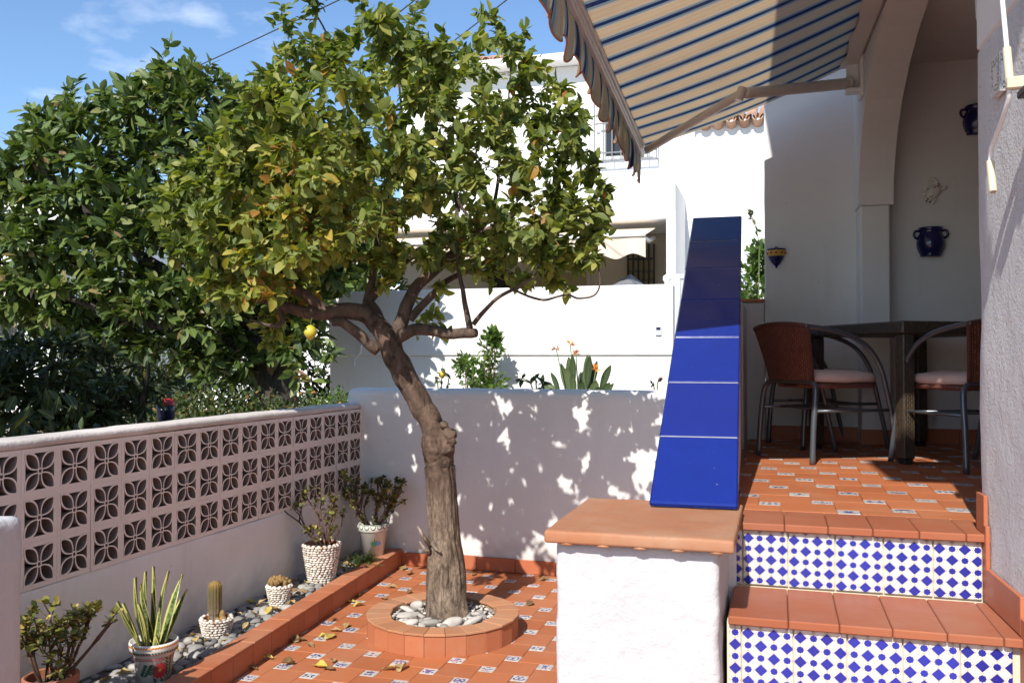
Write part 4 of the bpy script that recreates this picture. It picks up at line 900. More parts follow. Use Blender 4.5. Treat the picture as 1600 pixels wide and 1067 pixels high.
def make_chair(label):
    c = thing('wicker_chair', label, 'chair', group='wicker chairs round the porch table')
    U = spline([(-.275, .25, 0), (-.262, .245, .20), (-.245, .240, .36), (-.234, .222, .418), (-.226, .165, .440), (-.225, 0, .442), (-.226, -.165, .440), (-.234, -.222, .418), (-.245, -.240, .36), (-.262, -.245, .20), (-.275, -.25, 0)], 6)
    mb = MB(); mb.tube(U, .0155, 12); build(mb, 'rear_leg_frame', M['steel'], c, smooth=True)
    for s in (1, -1):
        A = spline([(.285, s * .272, 0), (.235, s * .275, .22), (.19, s * .277, .40), (.145, s * .278, .53), (.06, s * .277, .635), (-.06, s * .272, .695), (-.20, s * .258, .728), (-.305, s * .235, .742)], 7)
        mb = MB(); mb.tube(A, .0138, 12); build(mb, 'leg', M['steel'], c, smooth=True)
        mb = MB(); mb.tube([(-.258, s * .243, .285), (.212, s * .275, .285)], .009, 8); build(mb, 'stretcher', M['steel'], c, smooth=True)
    mb = MB(); mb.tube([(.06, -.27, .287), (.06, .27, .287)], .0075, 8); mb.tube([(-.12, -.255, .288), (-.12, .255, .288)], .0075, 8); build(mb, 'cross_bar', M['steel'], c, smooth=True)
    mb = MB()
    def back(u, v):
        y = (u - .5) * 2; w = .190 + .055 * v ** 1.3; x = -.235 - .085 * v ** 1.3 - .045 * (1 - y * y) + .02 * v * v; return (x, y * w, .448 + .315 * v - .02 * y * y * v)
    mb.grid(back, 16, 12, (.55, .42)); n = len(mb.f)
    mb.grid(lambda u, v: tuple(np.array(back(1 - u, v)) + np.array((.014, 0, 0))), 16, 12, (.55, .42)); bk = build(mb, 'backrest', M['wicker'], c, smooth=True)
    edge = [back(0, k / 8) for k in range(9)] + [back(k / 12, 1) for k in range(1, 12)] + [back(1, 1 - k / 8) for k in range(9)]
    mb = MB(); mb.tube([(p[0] + .007, p[1], p[2]) for p in edge], .0125, 8); build(mb, 'rim', M['wicker'], bk, smooth=True)
    def outline(t, k=1.0):
        a = 2 * math.pi * t; r = 1 / (abs(math.cos(a)) ** 3.2 + abs(math.sin(a)) ** 3.2) ** (1 / 3.2); return (.235 * k * r * math.cos(a), .235 * k * r * math.sin(a))
    def pad(name, z0, z1, k, mat, puff):
        mb = MB(); n = 40; rings = [(0.0, z0), (.6, z0), (.97, z0), (1.0, z0 + .3 * (z1 - z0)), (1.0, z0 + .7 * (z1 - z0)), (.95, z1), (.6, z1 + puff), (0.0, z1 + puff)]
        for q, z in rings:
            for j in range(n): x, y = outline(j / n, k * max(q, .001)); mb.v.append((x + .01, y, z + .006 * mnoise.noise(Vector((x * 9, y * 9, z * 5))) * (puff > .003)))
        for i in range(len(rings) - 1):
            for j in range(n):
                ids = (i * n + j, i * n + (j + 1) % n, (i + 1) * n + (j + 1) % n, (i + 1) * n + j); mb.face(ids, tuple((mb.v[q][0] * 2, mb.v[q][1] * 2 + mb.v[q][2] * 2) for q in ids))
        return build(mb, name, mat, c, smooth=True)
    pad('seat', .405, .435, 1.0, M['wicker'], 0.0); pad('cushion', .4365, .486, .99, M['cushion'], .016)
    return c
ch = make_chair('wicker chair nearest the steps with its brown back to the blue rail'); ch.location = (.256, 5.40, PZ); ch.rotation_euler = (0, 0, R(35))
for (x, y, a, lab) in ((.97, 5.215, 119.4, 'wicker chair half hidden behind the rough pier'), (.29, 6.165, 25, 'wicker chair standing between the table and the porch wall')):
    o = copy_tree(ch); o.location = (x, y, PZ); o.rotation_euler = (0, 0, R(a)); o['label'] = lab

# wall ornaments --------------------------------------------------------
WY = 6.527
def wall_T(u, v): p = at(u, v, y=WY); return Matrix.Translation(p)
wp = thing('wall_pocket', 'small blue and yellow ceramic wall pocket near the edge of the porch wall', 'wall pot'); wp.matrix_world = wall_T(1213, 402)
def half(prof, n=20, dn=1): mb = MB(); mb.lathe(prof, n, None, math.pi, math.pi); return mb
mb = half([(.001, -.078), (.006, -.074), (.010, -.062), (.028, -.045), (.046, -.02), (.056, .006)]); build(mb, 'bowl', M['cobalt'], wp, smooth=True)
mb = half([(.056, .0055), (.061, .022), (.064, .046)]); build(mb, 'band', M['yellow_glaze'], wp, smooth=True)
mb = half([(.064, .0455), (.068, .052), (.064, .058), (.056, .052), (.05, .03), (.001, .03)]); build(mb, 'rim', M['cobalt'], wp, smooth=True)
mb = MB(); mb.tube([(.012 * math.cos(a), -.004, .058 + .014 * math.sin(a)) for a in [k * math.pi / 8 for k in range(9)]], .004, 6); build(mb, 'hanging_ring', M['cobalt'], wp, smooth=True)
for k in range(5):
    a = math.pi + (k + .5) * math.pi / 5; mb = MB(); mb.ball((.063 * math.cos(a), .063 * math.sin(a), .027), (.008, .008, .008), 8, 5); build(mb, 'painted_dot', M['red_paint'], wp, smooth=True)
for i, (u, v, lab) in enumerate(((1454, 378, 'dark blue round wall jar with two handles below the ceramic lizard'), (1527, 188, 'dark blue wall jar high on the porch wall partly behind the pier'))):
    if i == 0:
        jar = thing('wall_jar', lab, 'wall pot', group='blue jars on the porch wall'); jar.matrix_world = wall_T(u, v)
        mb = half([(.001, -.10), (.064, -.10), (.068, -.094), (.066, -.086), (.076, -.07), (.087, -.035), (.089, -.005), (.083, .03), (.072, .055), (.066, .066), (.074, .078), (.078, .092), (.072, .096), (.064, .08), (.001, .08)], 24); build(mb, 'body', M['cobalt'], jar, smooth=True)
        for s in (-1, 1): mb = MB(); mb.tube(spline([(s * .068, -.012, .07), (s * .094, -.014, .072), (s * .104, -.014, .05), (s * .095, -.014, .028), (s * .078, -.012, .022)], 5), .008, 8); build(mb, 'handle', M['cobalt'], jar, smooth=True)
    else:
        o = copy_tree(jar); o.matrix_world = wall_T(u, v); o['label'] = lab
lz = thing('ceramic_lizard', 'cream spotted ceramic lizard ornament with a curled tail on the porch wall', 'wall ornament'); lz.matrix_world = wall_T(1459, 299)
def flat_tube(pts, rad, name, mat, parent, sq=0.55, n=10):
    mb = MB(); mb.tube([(p[0], 0, p[1]) for p in pts], rad, n); mb.v = [(x, -.012 + y * sq, z) for x, y, z in mb.v]; return build(mb, name, mat, parent, smooth=True)
bd = [tuple(p) for p in spline([(-.028, -.052), (-.018, -.03), (.0, -.005), (.012, .02), (.018, .042), (.010, .070), (-.012, .082), (-.032, .072), (-.034, .052)], 6)]
n = len(bd); flat_tube(bd, [max(.004, .030 * math.sin(math.pi * min(1, (i + 4) / (n * .62))) + .008 if i < n * .62 else .014 * (1 - (i / n - .62) / .42)) for i in range(n)], 'body', M['glaze_white'], lz)
mb = MB(); mb.ball((-.036, -.014, -.062), (.024, .010, .022), 14, 8); hd = build(mb, 'head', M['glaze_white'], lz, smooth=True)
for dx, dz in ((-.012, -.004), (.008, -.012), (-.004, .008)): mb = MB(); mb.ball((-.036 + dx, -.0235, -.062 + dz), (.006, .003, .006), 8, 5); build(mb, 'eye' if dz < 0 else 'painted_spot', M['hinge'], hd, smooth=True)
for pts in ([(-.012, -.022), (-.045, -.012), (-.062, -.018)], [(-.006, -.026), (.005, -.05), (-.008, -.078)], [(.008, .012), (.042, .008), (.068, .018)], [(.002, .022), (-.028, .03), (-.046, .022)]):
    l = flat_tube([tuple(p) for p in spline(pts, 4)], .011, 'leg', M['glaze_white'], lz)
    mb = MB(); e = pts[-1]; mb.ball((e[0], -.010, e[1]), (.014, .007, .014), 10, 5)
    for k in range(5): a = k * 1.257; mb.ball((e[0] + .011 * math.cos(a), -.010, e[1] + .011 * math.sin(a)), (.0045, .004, .0045), 6, 4)
    build(mb, 'foot', M['glaze_white'], l, smooth=True)
for k in range(14): t = bd[int(3 + k * 1.7)]; mb = MB(); mb.ball((t[0] + random.uniform(-.010, .010), -.0275, t[1] + random.uniform(-.006, .006)), (.005, .0035, .005), 6, 4); build(mb, 'painted_spot', M['red_paint'] if k % 3 else M['hinge'], lz, smooth=True)

# ================================================================== POTS AND THEIR PLANTS
def pebble_pot(root, r0, r1, h, rows, seed):
    rg = random.Random(seed); prof = [(0.001, 0), (r0 - .008, 0), (r1 - .010, h), (r1 - .024, h), (r1 - .03, h - .035), (0.001, h - .035)]
    mb = MB(); mb.lathe(prof[:5], 28); pot = build(mb, 'pot', M['grout_pale'] if r1 < .09 else M['terra_pot'], root, smooth=False)
    P, Q, Sz, Rn = [], [], [], []
    mb = MB(); rnd = []
    for i in range(rows):
        z = h * (i + .5) / rows; r = r0 + (r1 - r0) * z / h; hh = h / rows * .56; L = hh * rg.uniform(1.5, 1.8); n = max(8, int(2 * math.pi * r / (L * 1.85))); o = rg.random()
        for k in range(n):
            a = 2 * math.pi * (k + o + rg.uniform(-.12, .12)) / n; T = Matrix.Rotation(a, 3, 'Z') @ Matrix.Rotation(rg.uniform(-.22, .22), 3, 'X') @ Matrix.Rotation(math.atan2(r1 - r0, h), 3, 'Y')
            b = len(mb.v); mb.ball(((r - .004) * math.cos(a), (r - .004) * math.sin(a), z + rg.uniform(-.1, .1) * hh), (.0085, L * rg.uniform(.85, 1.1), hh * rg.uniform(.85, 1.05)), 7, 5, T); rnd += [rg.random()] * (len(mb.v) - b)
    for k in range(max(10, int(r1 * 160))):
        a = 2 * math.pi * k / max(10, int(r1 * 160)); b = len(mb.v); mb.ball(((r1 - .012) * math.cos(a), (r1 - .012) * math.sin(a), h + .001), (.011, .014, .008), 7, 5, Matrix.Rotation(a, 3, 'Z')); rnd += [rg.random()] * (len(mb.v) - b)
    me = mb.mesh('pebble_facing', M['pebble'], True); at_ = me.attributes.new('rnd', 'FLOAT', 'POINT'); at_.data.foreach_set('value', np.array(rnd, np.float32)); link('pebble_facing', me, pot, kind='stuff')
    mb = MB(); mb.lathe([(0.001, h - .022), (r1 * .5, h - .024), (r1 - .024, h - .03)], 18); mb.f = [f[::-1] for f in mb.f]; build(mb, 'soil', M['soil'], root, smooth=True)
    return pot
LB = [leaf_base(0.72, .05, .10, 0, (0, .85, 1.0, .75)), leaf_base(.8, .09, -.08, .02, (0, .85, 1.0, .75))]
def jade(root, z0, stems, seed, leafsize, individual, dens=1.0, lift=0.0):
    """succulent shrub: forking brown stems ending in rosettes of thick round leaves"""
    rg = random.Random(seed); mb = MB(); P, D, SZ = [], [], []
    def grow(p, d, L, r, depth):
        pts = [p]; q = p.copy(); dd = d.copy()
        for k in range(4):
            dd = (dd + Vector((rg.uniform(-.16, .16), rg.uniform(-.16, .16), .10 + lift))).normalized(); q = q + dd * L / 4; pts.append(q)
        mb.tube(pts, [r * (1 - .08 * k) for k in range(5)], 7)
        if depth > 0:
            for b in range(rg.choice((2, 2, 3))):
                nd = (dd + Vector((rg.uniform(-.9, .9), rg.uniform(-.9, .9), rg.uniform(-.2, .5)))).normalized(); grow(q, nd, L * rg.uniform(.55, .8), r * .68, depth - 1)
        tips = [q] if depth == 0 else ([pts[3]] if rg.random() < .5 else [])
        for t in tips:
            for k in range(int(rg.randint(6, 10) * dens)):
                v = Vector((rg.gauss(0, 1), rg.gauss(0, 1), rg.gauss(.4, .7))).normalized(); P.append(tuple(t + v * .006 - dd * rg.uniform(0, .03))); D.append(tuple(v)); SZ.append(leafsize * rg.uniform(.6, 1.15))
    for p, d, L, r, dp in stems: grow(Vector(p) + Vector((0, 0, z0)), Vector(d).normalized(), L, r, dp)
    build(mb, 'stem', M['jade_stem'], root, smooth=True)
    P, D, SZ = np.array(P), np.array(D), np.array(SZ); f = frames(D, np.tile(np.array([0.2, 0.3, 1.0]), (len(D), 1))); rd_ = rng.random(len(P)) ** 1.3
    if individual:
        i, j = np.arange(min(280, len(P))), np.arange(min(280, len(P)), len(P)); single_leaves(LB, P[i], f[i], SZ[i], M['jade_leaf'], root)
        leaf_cloud('foliage', LB[0], P[j], f[j], SZ[j], rd_[j], M['jade'], root)
    else: leaf_cloud('foliage', LB[0], P, f, SZ, rd_, M['jade'], root)
def ring_stems(n, r, L, rad, dp, seed, spread=.5):
    rg = random.Random(seed); out = []
    for k in range(n):
        a = 6.283 * k / n + rg.uniform(-.4, .4); out.append(((r * math.cos(a), r * math.sin(a), 0), (spread * math.cos(a), spread * math.sin(a), 1), L * rg.uniform(.75, 1.2), rad * rg.uniform(.7, 1.2), dp))
    return out
ZB = 0.09
# jade plant in a clay pot, near left
pa = thing('potted_jade_plant', 'leggy jade plant with yellowish leaves in a plain clay pot beside the white wall end', 'potted plant', (-2.99, 3.12, ZB - .02))
mb = MB(); mb.lathe([(0.001, 0), (.070, 0), (.098, .17), (.108, .17), (.112, .178), (.112, .205), (.104, .21), (.097, .205), (.092, .16), (0.001, .16)], 32); build(mb, 'pot', M['terra_pot'], pa, smooth=False)
mb = MB(); mb.lathe([(0.001, .175), (.06, .172), (.095, .168)], 20); mb.f = [f[::-1] for f in mb.f]; build(mb, 'soil', M['soil'], pa)
jade(pa, .165, ring_stems(9, .035, .15, .008, 2, 5, .5) + [((.03, .0, 0), (.75, .25, .8), .22, .009, 1)], 11, .035, True, 1.4)
# snake plant in a painted pot
pbt = thing('potted_snake_plant', 'snake plant with yellow edged blades in a white pot painted with a red flower', 'potted plant', (-2.865, 3.62, ZB - .015))
PR = [(0.001, 0), (.070, 0), (.094, .155), (.100, .160), (.102, .166), (.110, .172), (.113, .205), (.110, .216), (.103, .214), (.097, .19), (0.001, .19)]
mb = MB(); mb.lathe(PR, 36); pot = build(mb, 'pot', M['glaze_white'], pbt, smooth=True)
def pot_r(z):
    for (r0, z0), (r1, z1) in zip(PR[1:], PR[2:8]):
        if z0 <= z <= z1 and z1 > z0: return r0 + (r1 - r0) * (z - z0) / (z1 - z0)
    return .11
AF = math.atan2(-3.62, 2.865) + 0.12
def paint(parent, shapes, name, mat, off=.0012):
    mb = MB()
    for poly in shapes:
        b = len(mb.v)
        for s, z in poly: r = pot_r(z) + off; a = AF + s / r; mb.v.append((r * math.cos(a), r * math.sin(a), z))
        c = np.mean(poly, axis=0); r = pot_r(c[1]) + off; a = AF + c[0] / r; mb.v.append((r * math.cos(a), r * math.sin(a), c[1])); n = len(poly)
        for k in range(n): mb.face((b + k, b + (k + 1) % n, b + n))
    build(mb, name, mat, parent)
def lens(cx, cz, ang, L, W, n=5):
    pts = [(L * k / n, W * math.sin(math.pi * k / n) ** .8) for k in range(n + 1)] + [(L * k / n, -W * math.sin(math.pi * k / n) ** .8) for k in range(n - 1, 0, -1)]
    return [(cx + x * math.cos(ang) - y * math.sin(ang), cz + x * math.sin(ang) + y * math.cos(ang)) for x, y in pts]
paint(pot, [lens(.018, .088, k * 2 * math.pi / 13, .044, .0085) for k in range(13)], 'painted_flower', M['red_paint'])
paint(pot, [lens(.010, .092, 0, .016, .008)], 'painted_flower_centre', M['yellow_glaze'], .0022)
lv = [lens(-.055 + .004 * k, .062 + k * .010, s * (.9 + .05 * k) + math.pi / 2, .026, .005) for k in range(6) for s in (-1, 1)] + [lens(-.02 + .003 * k, .072 + k * .010, s * 1.0 + math.pi / 2, .022, .0045) for k in range(4) for s in (-1, 1)] + [lens(.062, .055 + k * .015, s * .8 + math.pi / 2, .028, .005) for k in range(6) for s in (-1, 1)] + [lens(-.01, .06, -1.2, .04, .007), lens(.03, .05, -1.8, .035, .007)]
paint(pot, lv, 'painted_leaves', M['green_paint']); bpy.data.objects['painted_leaves'].name = 'painted_foliage'
paint(pot, [lens(-.16 + .0135 * k, .208, -2.6, .017, .0042) for k in range(24)], 'painted_orange_border', M['orange_paint'])
paint(pot, [lens(-.16 + .0135 * k, .182, 2.6 + math.pi, .016, .0040) for k in range(24)], 'painted_green_border', M['green_paint'])
def hoop(z, w, mat, name):
    mb = MB(); mb.lathe([(pot_r(z - w) + .001, z - w), (pot_r(z) + .0016, z), (pot_r(z + w) + .001, z + w)], 40); build(mb, name, mat, pot, smooth=True)
for z in (.148, .140, .172): hoop(z, .0016, M['red_paint'], 'painted_line')
mb = MB(); mb.lathe([(0.001, .197), (.06, .195), (.102, .19)], 20); mb.f = [f[::-1] for f in mb.f]; build(mb, 'soil', M['soil'], pbt)
def blade(root, base, tip, w, bend, mat, twist=0.0):
    base, tip = Vector(base), Vector(tip); side = (tip - base).cross(Vector((-base.x - .3, -.9, .1)) + Vector((twist, 0, 0))).normalized(); out = side.cross(tip - base).normalized(); n = 9; mb = MB(); dirc = Vector(bend)
    for k in range(n + 1):
        t = k / n; p = base + (tip - base) * t + dirc * math.sin(math.pi * t) ; wd = w * (0.55 + .45 * math.sin(math.pi * min(1, t * 1.1))) * (1 - t ** 5) + .0008
        for s, f in ((-1, .012), (0, 0), (1, .012)): mb.v.append(tuple(p + side * wd * s + out * f * (1 if s else 0)))
        for s in (1, 0, -1): mb.v.append(tuple(p + side * wd * s + out * ((.012 if s else 0) - .003)))
    for k in range(n):
        a = k * 6
        for j in range(6):
            b = (j + 1) % 6; ids = (a + j, a + b, a + 6 + b, a + 6 + j); uu = (0, .5, 1, 1, .5, 0); mb.face(ids, ((uu[j], k / n), (uu[b], k / n), (uu[b], (k + 1) / n), (uu[j], (k + 1) / n)))
    build(mb, 'leaf', mat, root, smooth=True)
rgb = random.Random(3)
for bx, by, tx, ty, h, w in ((-.05, .02, -.16, -.02, .27, .017), (-.055, -.01, -.13, .04, .24, .016), (-.03, .03, -.075, .05, .37, .019), (-.02, -.02, -.035, .0, .41, .021), (.0, .03, .005, .05, .42, .016), (.01, -.01, -.06, -.02, .35, .017), (.015, .02, .0, .03, .28, .015), (.03, .03, .075, .05, .385, .013), (.035, -.03, .135, .03, .36, .022), (.05, .0, .16, .05, .27, .017), (.045, .03, .10, .06, .25, .013), (.0, -.05, .02, -.06, .22, .014), (-.03, -.04, -.07, -.05, .25, .014), (.06, .02, .09, .02, .17, .012), (.02, -.06, .0, -.08, .08, .012)):
    T = Matrix.Rotation(AF + R(90), 3, 'Z'); p, q = T @ Vector((bx, by, .19)), T @ Vector((tx, ty, .19 + h * .86)); blade(pbt, p, q, w, tuple((T @ Vector((rgb.uniform(-.012, .012), rgb.uniform(-.01, .01), 0)))), M['snake'], rgb.uniform(-.4, .4))
# cactus in a pebble pot
pc_ = thing('potted_column_cactus', 'columnar cactus with a small offset in a low pebble covered pot', 'potted plant', (-3.0, 4.31, ZB - .01))
pebble_pot(pc_, .070, .092, .112, 8, 4)
mb = MB(); nr = 14
for i in range(31):
    t = i / 30; z = .09 + .225 * t; rr = (.031 + .004 * math.sin(t * 2.4) - (.004 if t < .2 else 0)) * (math.sqrt(max(0.0, 1 - ((t - .84) / .16) ** 2)) if t > .84 else 1)
    for j in range(56): a = 2 * math.pi * j / 56; q = max(.0005, rr * (1 + .07 * math.cos(a * nr))); mb.v.append((-.01 + q * math.cos(a), q * math.sin(a), z))
for i in range(30):
    for j in range(56): mb.face((i * 56 + j, i * 56 + (j + 1) % 56, (i + 1) * 56 + (j + 1) % 56, (i + 1) * 56 + j))
build(mb, 'cactus_stem', M['cactus'], pc_, smooth=True)
mb = MB()
for i in range(24):
    for j in range(nr): a = 2 * math.pi * j / nr; z = .10 + .21 * i / 24; d = Vector((math.cos(a), math.sin(a), .3)); p = Vector((-.01, 0, z)) + d * .033; 
for i in range(26):
    for j in range(nr):
        a = 2 * math.pi * j / nr; z = .10 + .205 * i / 26; p = Vector((-.01 + .033 * math.cos(a), .033 * math.sin(a), z))
        for s in range(3):
            d = Vector((math.cos(a) + random.uniform(-.6, .6), math.sin(a) + random.uniform(-.6, .6), random.uniform(-.2, .9))).normalized() * .011; o = d.orthogonal().normalized() * .0005; n = len(mb.v); mb.v += [tuple(p + o), tuple(p - o), tuple(p + d)]; mb.face((n, n + 1, n + 2))
build(mb, 'spines', M['spine'], pc_, kind='stuff')
mb = MB(); mb.ball((.045, -.01, .13), (.017, .017, .03), 16, 10); mb.ball((.055, -.02, .112), (.022, .02, .018), 16, 10); mb.ball((.03, -.035, .11), (.015, .015, .015), 14, 8); build(mb, 'offset', M['mini_cactus'], pc_, smooth=True)
# small clustering cactus
pd_ = thing('potted_cluster_cactus', 'brown clustering cactus knobs in a tapered pebble covered pot', 'potted plant', (-3.0, 4.96, ZB - .01))
pebble_pot(pd_, .055, .083, .135, 10, 6); rc = random.Random(8)
for k in range(34):
    a = rc.uniform(0, 6.28); q = .062 * math.sqrt(rc.random()); mb = MB(); mb.ball((q * math.cos(a), q * math.sin(a), .135 + .035 * (1 - q / .07) + rc.uniform(0, .02)), (.0135, .0135, .021), 9, 6, Matrix.Rotation(rc.uniform(-.5, .5), 3, 'X') @ Matrix.Rotation(rc.uniform(-.5, .5), 3, 'Y')); build(mb, 'knob', M['mini_cactus'], pd_, smooth=True)
# spreading jade in a big pebble pot
pe_ = thing('potted_jade_shrub', 'spreading jade plant with lime tips in a tall pebble covered pot', 'potted plant', (-3.03, 5.55, ZB - .01))
pebble_pot(pe_, .088, .137, .275, 17, 9)
jade(pe_, .26, [((.02, .0, 0), (-.8, -.35, .45), .24, .008, 1), ((.03, .02, 0), (-.25, .1, 1), .17, .008, 2), ((.05, .0, 0), (.2, .2, 1), .17, .008, 2), ((.04, -.03, 0), (.45, -.1, .8), .13, .007, 1), ((.0, -.03, 0), (-.3, -.5, .6), .10, .006, 1), ((.03, -.04, 0), (.1, -.5, .7), .08, .006, 1), ((.06, .03, 0), (.6, .3, .8), .15, .006, 1), ((.0, .03, 0), (-.5, .2, .9), .2, .007, 2), ((.03, .0, 0), (.1, -.1, 1), .14, .007, 2), ((.06, -.02, 0), (.5, -.3, .6), .10, .006, 1), ((-.02, .0, 0), (-.7, -.2, .7), .15, .006, 2)], 23, .030, True, 1.3)
# jade in a white painted pot in the corner
pf_ = thing('potted_corner_jade', 'bushy dark green jade plant in a white painted pot in the wall corner', 'potted plant', (-2.98, 6.27, ZB - .01))
PR = [(0.001, 0), (.070, 0), (.105, .235), (.116, .24), (.118, .285), (.112, .292), (.104, .285), (.10, .25), (0.001, .25)]
mb = MB(); mb.lathe(PR, 36); pot = build(mb, 'pot', M['glaze_white'], pf_, smooth=True)
mb = MB(); mb.lathe([(0.001, .265), (.06, .262), (.105, .258)], 20); mb.f = [f[::-1] for f in mb.f]; build(mb, 'soil', M['soil'], pf_)
AF = math.atan2(-6.27, 2.98)
for z in (.236, .288): mb = MB(); mb.lathe([(pot_r(z - .002) + .001, z - .002), (pot_r(z) + .002, z), (pot_r(z + .002) + .001, z + .002)], 36); build(mb, 'painted_line', M['green_paint'], pot, smooth=True)
paint(pot, [[(-.15 + .05 * k + (.022 - .006 * (q % 2)) * math.cos(a), .284 - (.030 - .009 * (q % 2)) * math.sin(a)) for a in [math.pi * i / 8 for i in range(9)]] for k in range(7) for q in (0,)], 'painted_scallops', M['green_paint']); bpy.data.objects['painted_scallops'].name = 'painted_border'
paint(pot, [[(-.15 + .05 * k + .017 * math.cos(a), .284 - .022 * math.sin(a)) for a in [math.pi * i / 8 for i in range(9)]] for k in range(7)], 'painted_scallop_fill', M['glaze_white'], .0024)
paint(pot, [lens(.01, .13, 1.57 + s * .5, .045, .008) for s in (-1.6, -.8, 0, .8, 1.6)] + [lens(.01, .13, 1.57, .06, .004)], 'painted_sprig', M['green_paint'])
paint(pot, [lens(.045, .15, k * 1.05, .018, .006) for k in range(6)], 'painted_flower', M['blue_paint'])
jade(pf_, .26, ring_stems(14, .045, .175, .0075, 2, 31, .85), 33, .034, False, 1.7)
# asparagus fern
af = thing('asparagus_fern', 'feathery bright green fern at the foot of the painted corner pot', 'plant', (-2.94, 6.02, ZB))
P, D = [], []; mb = MB(); rg = random.Random(4)
for k in range(90):
    a = rg.uniform(0, 6.28); el = rg.uniform(.25, 1.3); d = Vector((math.cos(a) * math.cos(el), math.sin(a) * math.cos(el), math.sin(el))); L = rg.uniform(.10, .20); pts = [d * L * t + Vector((0, 0, -.05 * t * t)) for t in (0, .33, .66, 1)]; mb.tube(pts, .0012, 4)
    for q in range(26):
        t = rg.uniform(.15, 1); p = d * L * t + Vector((0, 0, -.05 * t * t)); P.append(tuple(p)); v = (d * .6 + Vector((rg.gauss(0, 1), rg.gauss(0, 1), rg.gauss(0, 1))).normalized()).normalized(); D.append(tuple(v))
build(mb, 'stem', M['green_stem'], af); P, D = np.array(P), np.array(D)
leaf_cloud('needles', leaf_base(.10, .02, .05), P, frames(D, np.tile([0.1, 0.2, 1.0], (len(D), 1))), np.full(len(P), .028), rng.random(len(P)), M['bush'], af)

# fallen dry leaves on the tiles -----------------------------------------
DL = []
for k in range(5):
    mb = MB(); rg = random.Random(k + 50); w = rg.uniform(.42, .6); c1, c2 = rg.uniform(.8, 2.2), rg.uniform(-.9, 1.2)
    def lf(u, v):
        s = (u - .5) * 2; wd = w * math.sin(math.pi * min(1, v * .98 + .02)) ** .75 * .5; return (s * wd, v - .5, .03 + c1 * (s * wd) ** 2 * 2 + .22 * c2 * (v - .5) ** 2 + .16 * mnoise.noise(Vector((u * 3.5, v * 4, k))))
    mb.grid(lf, 6, 8); mb.tube([(0, -.5, .03), (.03, -.72, .05)], .012, 4); DL.append(mb.mesh('fallen_leaf', M['dry_leaf'], True))
spots = [(392, 1043), (415, 1028), (428, 1015), (452, 1036), (500, 1040), (520, 1032), (470, 1000), (485, 1008), (505, 993), (515, 995), (525, 985), (522, 968), (540, 978), (560, 945), (548, 940), (600, 935), (613, 917), (630, 888), (628, 1044), (612, 1045), (640, 896), (515, 1045), (460, 1000), (640, 925), (828, 943), (740, 897), (850, 905), (575, 905), (560, 930), (690, 902)]
near = ['beside the kerb at the front', 'close to the terracotta kerb', 'on a floor tile', 'between two patterned tiles']
for k, (u, v) in enumerate(spots):
    p = at(u, v, z=0.006); s = random.uniform(.05, .10); o = link('fallen_leaf', DL[k % 5], None, p, (random.uniform(-.3, .3), random.uniform(-.3, .3), random.uniform(0, 6.28))); o.scale = (s, s, s)
    tag(o, 'crisp curled dry leaf fallen on the terracotta patio tiles', 'fallen leaf', 'dry leaves fallen on the patio')
for k in range(60):
    y = random.uniform(3.5, 6.45); x = random.uniform(WX + .05, KX(y) - .16); s = random.uniform(.035, .075); o = link('bed_leaf', DL[k % 5], None, (x, y, .118), (random.uniform(-.5, .5), random.uniform(-.5, .5), random.uniform(0, 6.28))); o.scale = (s, s, s)
    tag(o, 'crisp curled dry leaf lying on the grey pebble bed', 'fallen leaf', 'dry leaves in the pebble bed')
# ================================================================== TREES AND PLANTS
class Grow:
    """limb skeleton; twigs are grown from it towards points spread through the crown's volume"""
    def __init__(s): s.nodes = []; s.rad = []
    def limb(s, mb, pts, n=6, sides=12, wob=.006):
        P = spline(pts, n); P = [np.append(p[:3] + wob * np.array(mnoise.noise_vector(Vector(p[:3] * 9))), p[3]) for p in P]
        mb.tube([p[:3] for p in P], [p[3] for p in P], sides)
        for p in P: s.nodes.append(p[:3]); s.rad.append(p[3])
    def twigs(s, mb, targets, r_tip=.0018, r_max=.010, sides=5, sag=.04, seed=0, k_up=.55):
        rg = np.random.default_rng(seed); nodes = [np.array(n) for n in s.nodes]; rad = list(s.rad); out = []
        base = np.array(nodes); d0 = [np.min(np.linalg.norm(base - t, axis=1)) for t in targets]
        arr = np.zeros((len(nodes) + len(targets) * 6, 3)); arr[:len(nodes)] = base; cnt = len(nodes)
        for i in np.argsort(d0):
            t = targets[i]; d = np.linalg.norm(arr[:cnt] - t, axis=1) + k_up * np.maximum(0, arr[:cnt, 2] - t[2]) * .6; j = int(np.argmin(d)); a = arr[j]; L = np.linalg.norm(t - a)
            if L < .02: continue
            m = (a + t) / 2 + rg.normal(0, .10 * L, 3) + np.array([0, 0, .12 * L]); r0 = min(r_max, rad[j] * .75, .0022 + .008 * L)
            P = [(1 - u) ** 2 * a + 2 * u * (1 - u) * m + u * u * t for u in np.linspace(0, 1, 6)]
            mb.tube(P, list(np.linspace(max(r0, r_tip), r_tip, 6)), sides)
            for p in P[1:]: arr[cnt] = p; rad.append(max(r0 * .7, r_tip)); cnt += 1
            out.append(P)
        return out
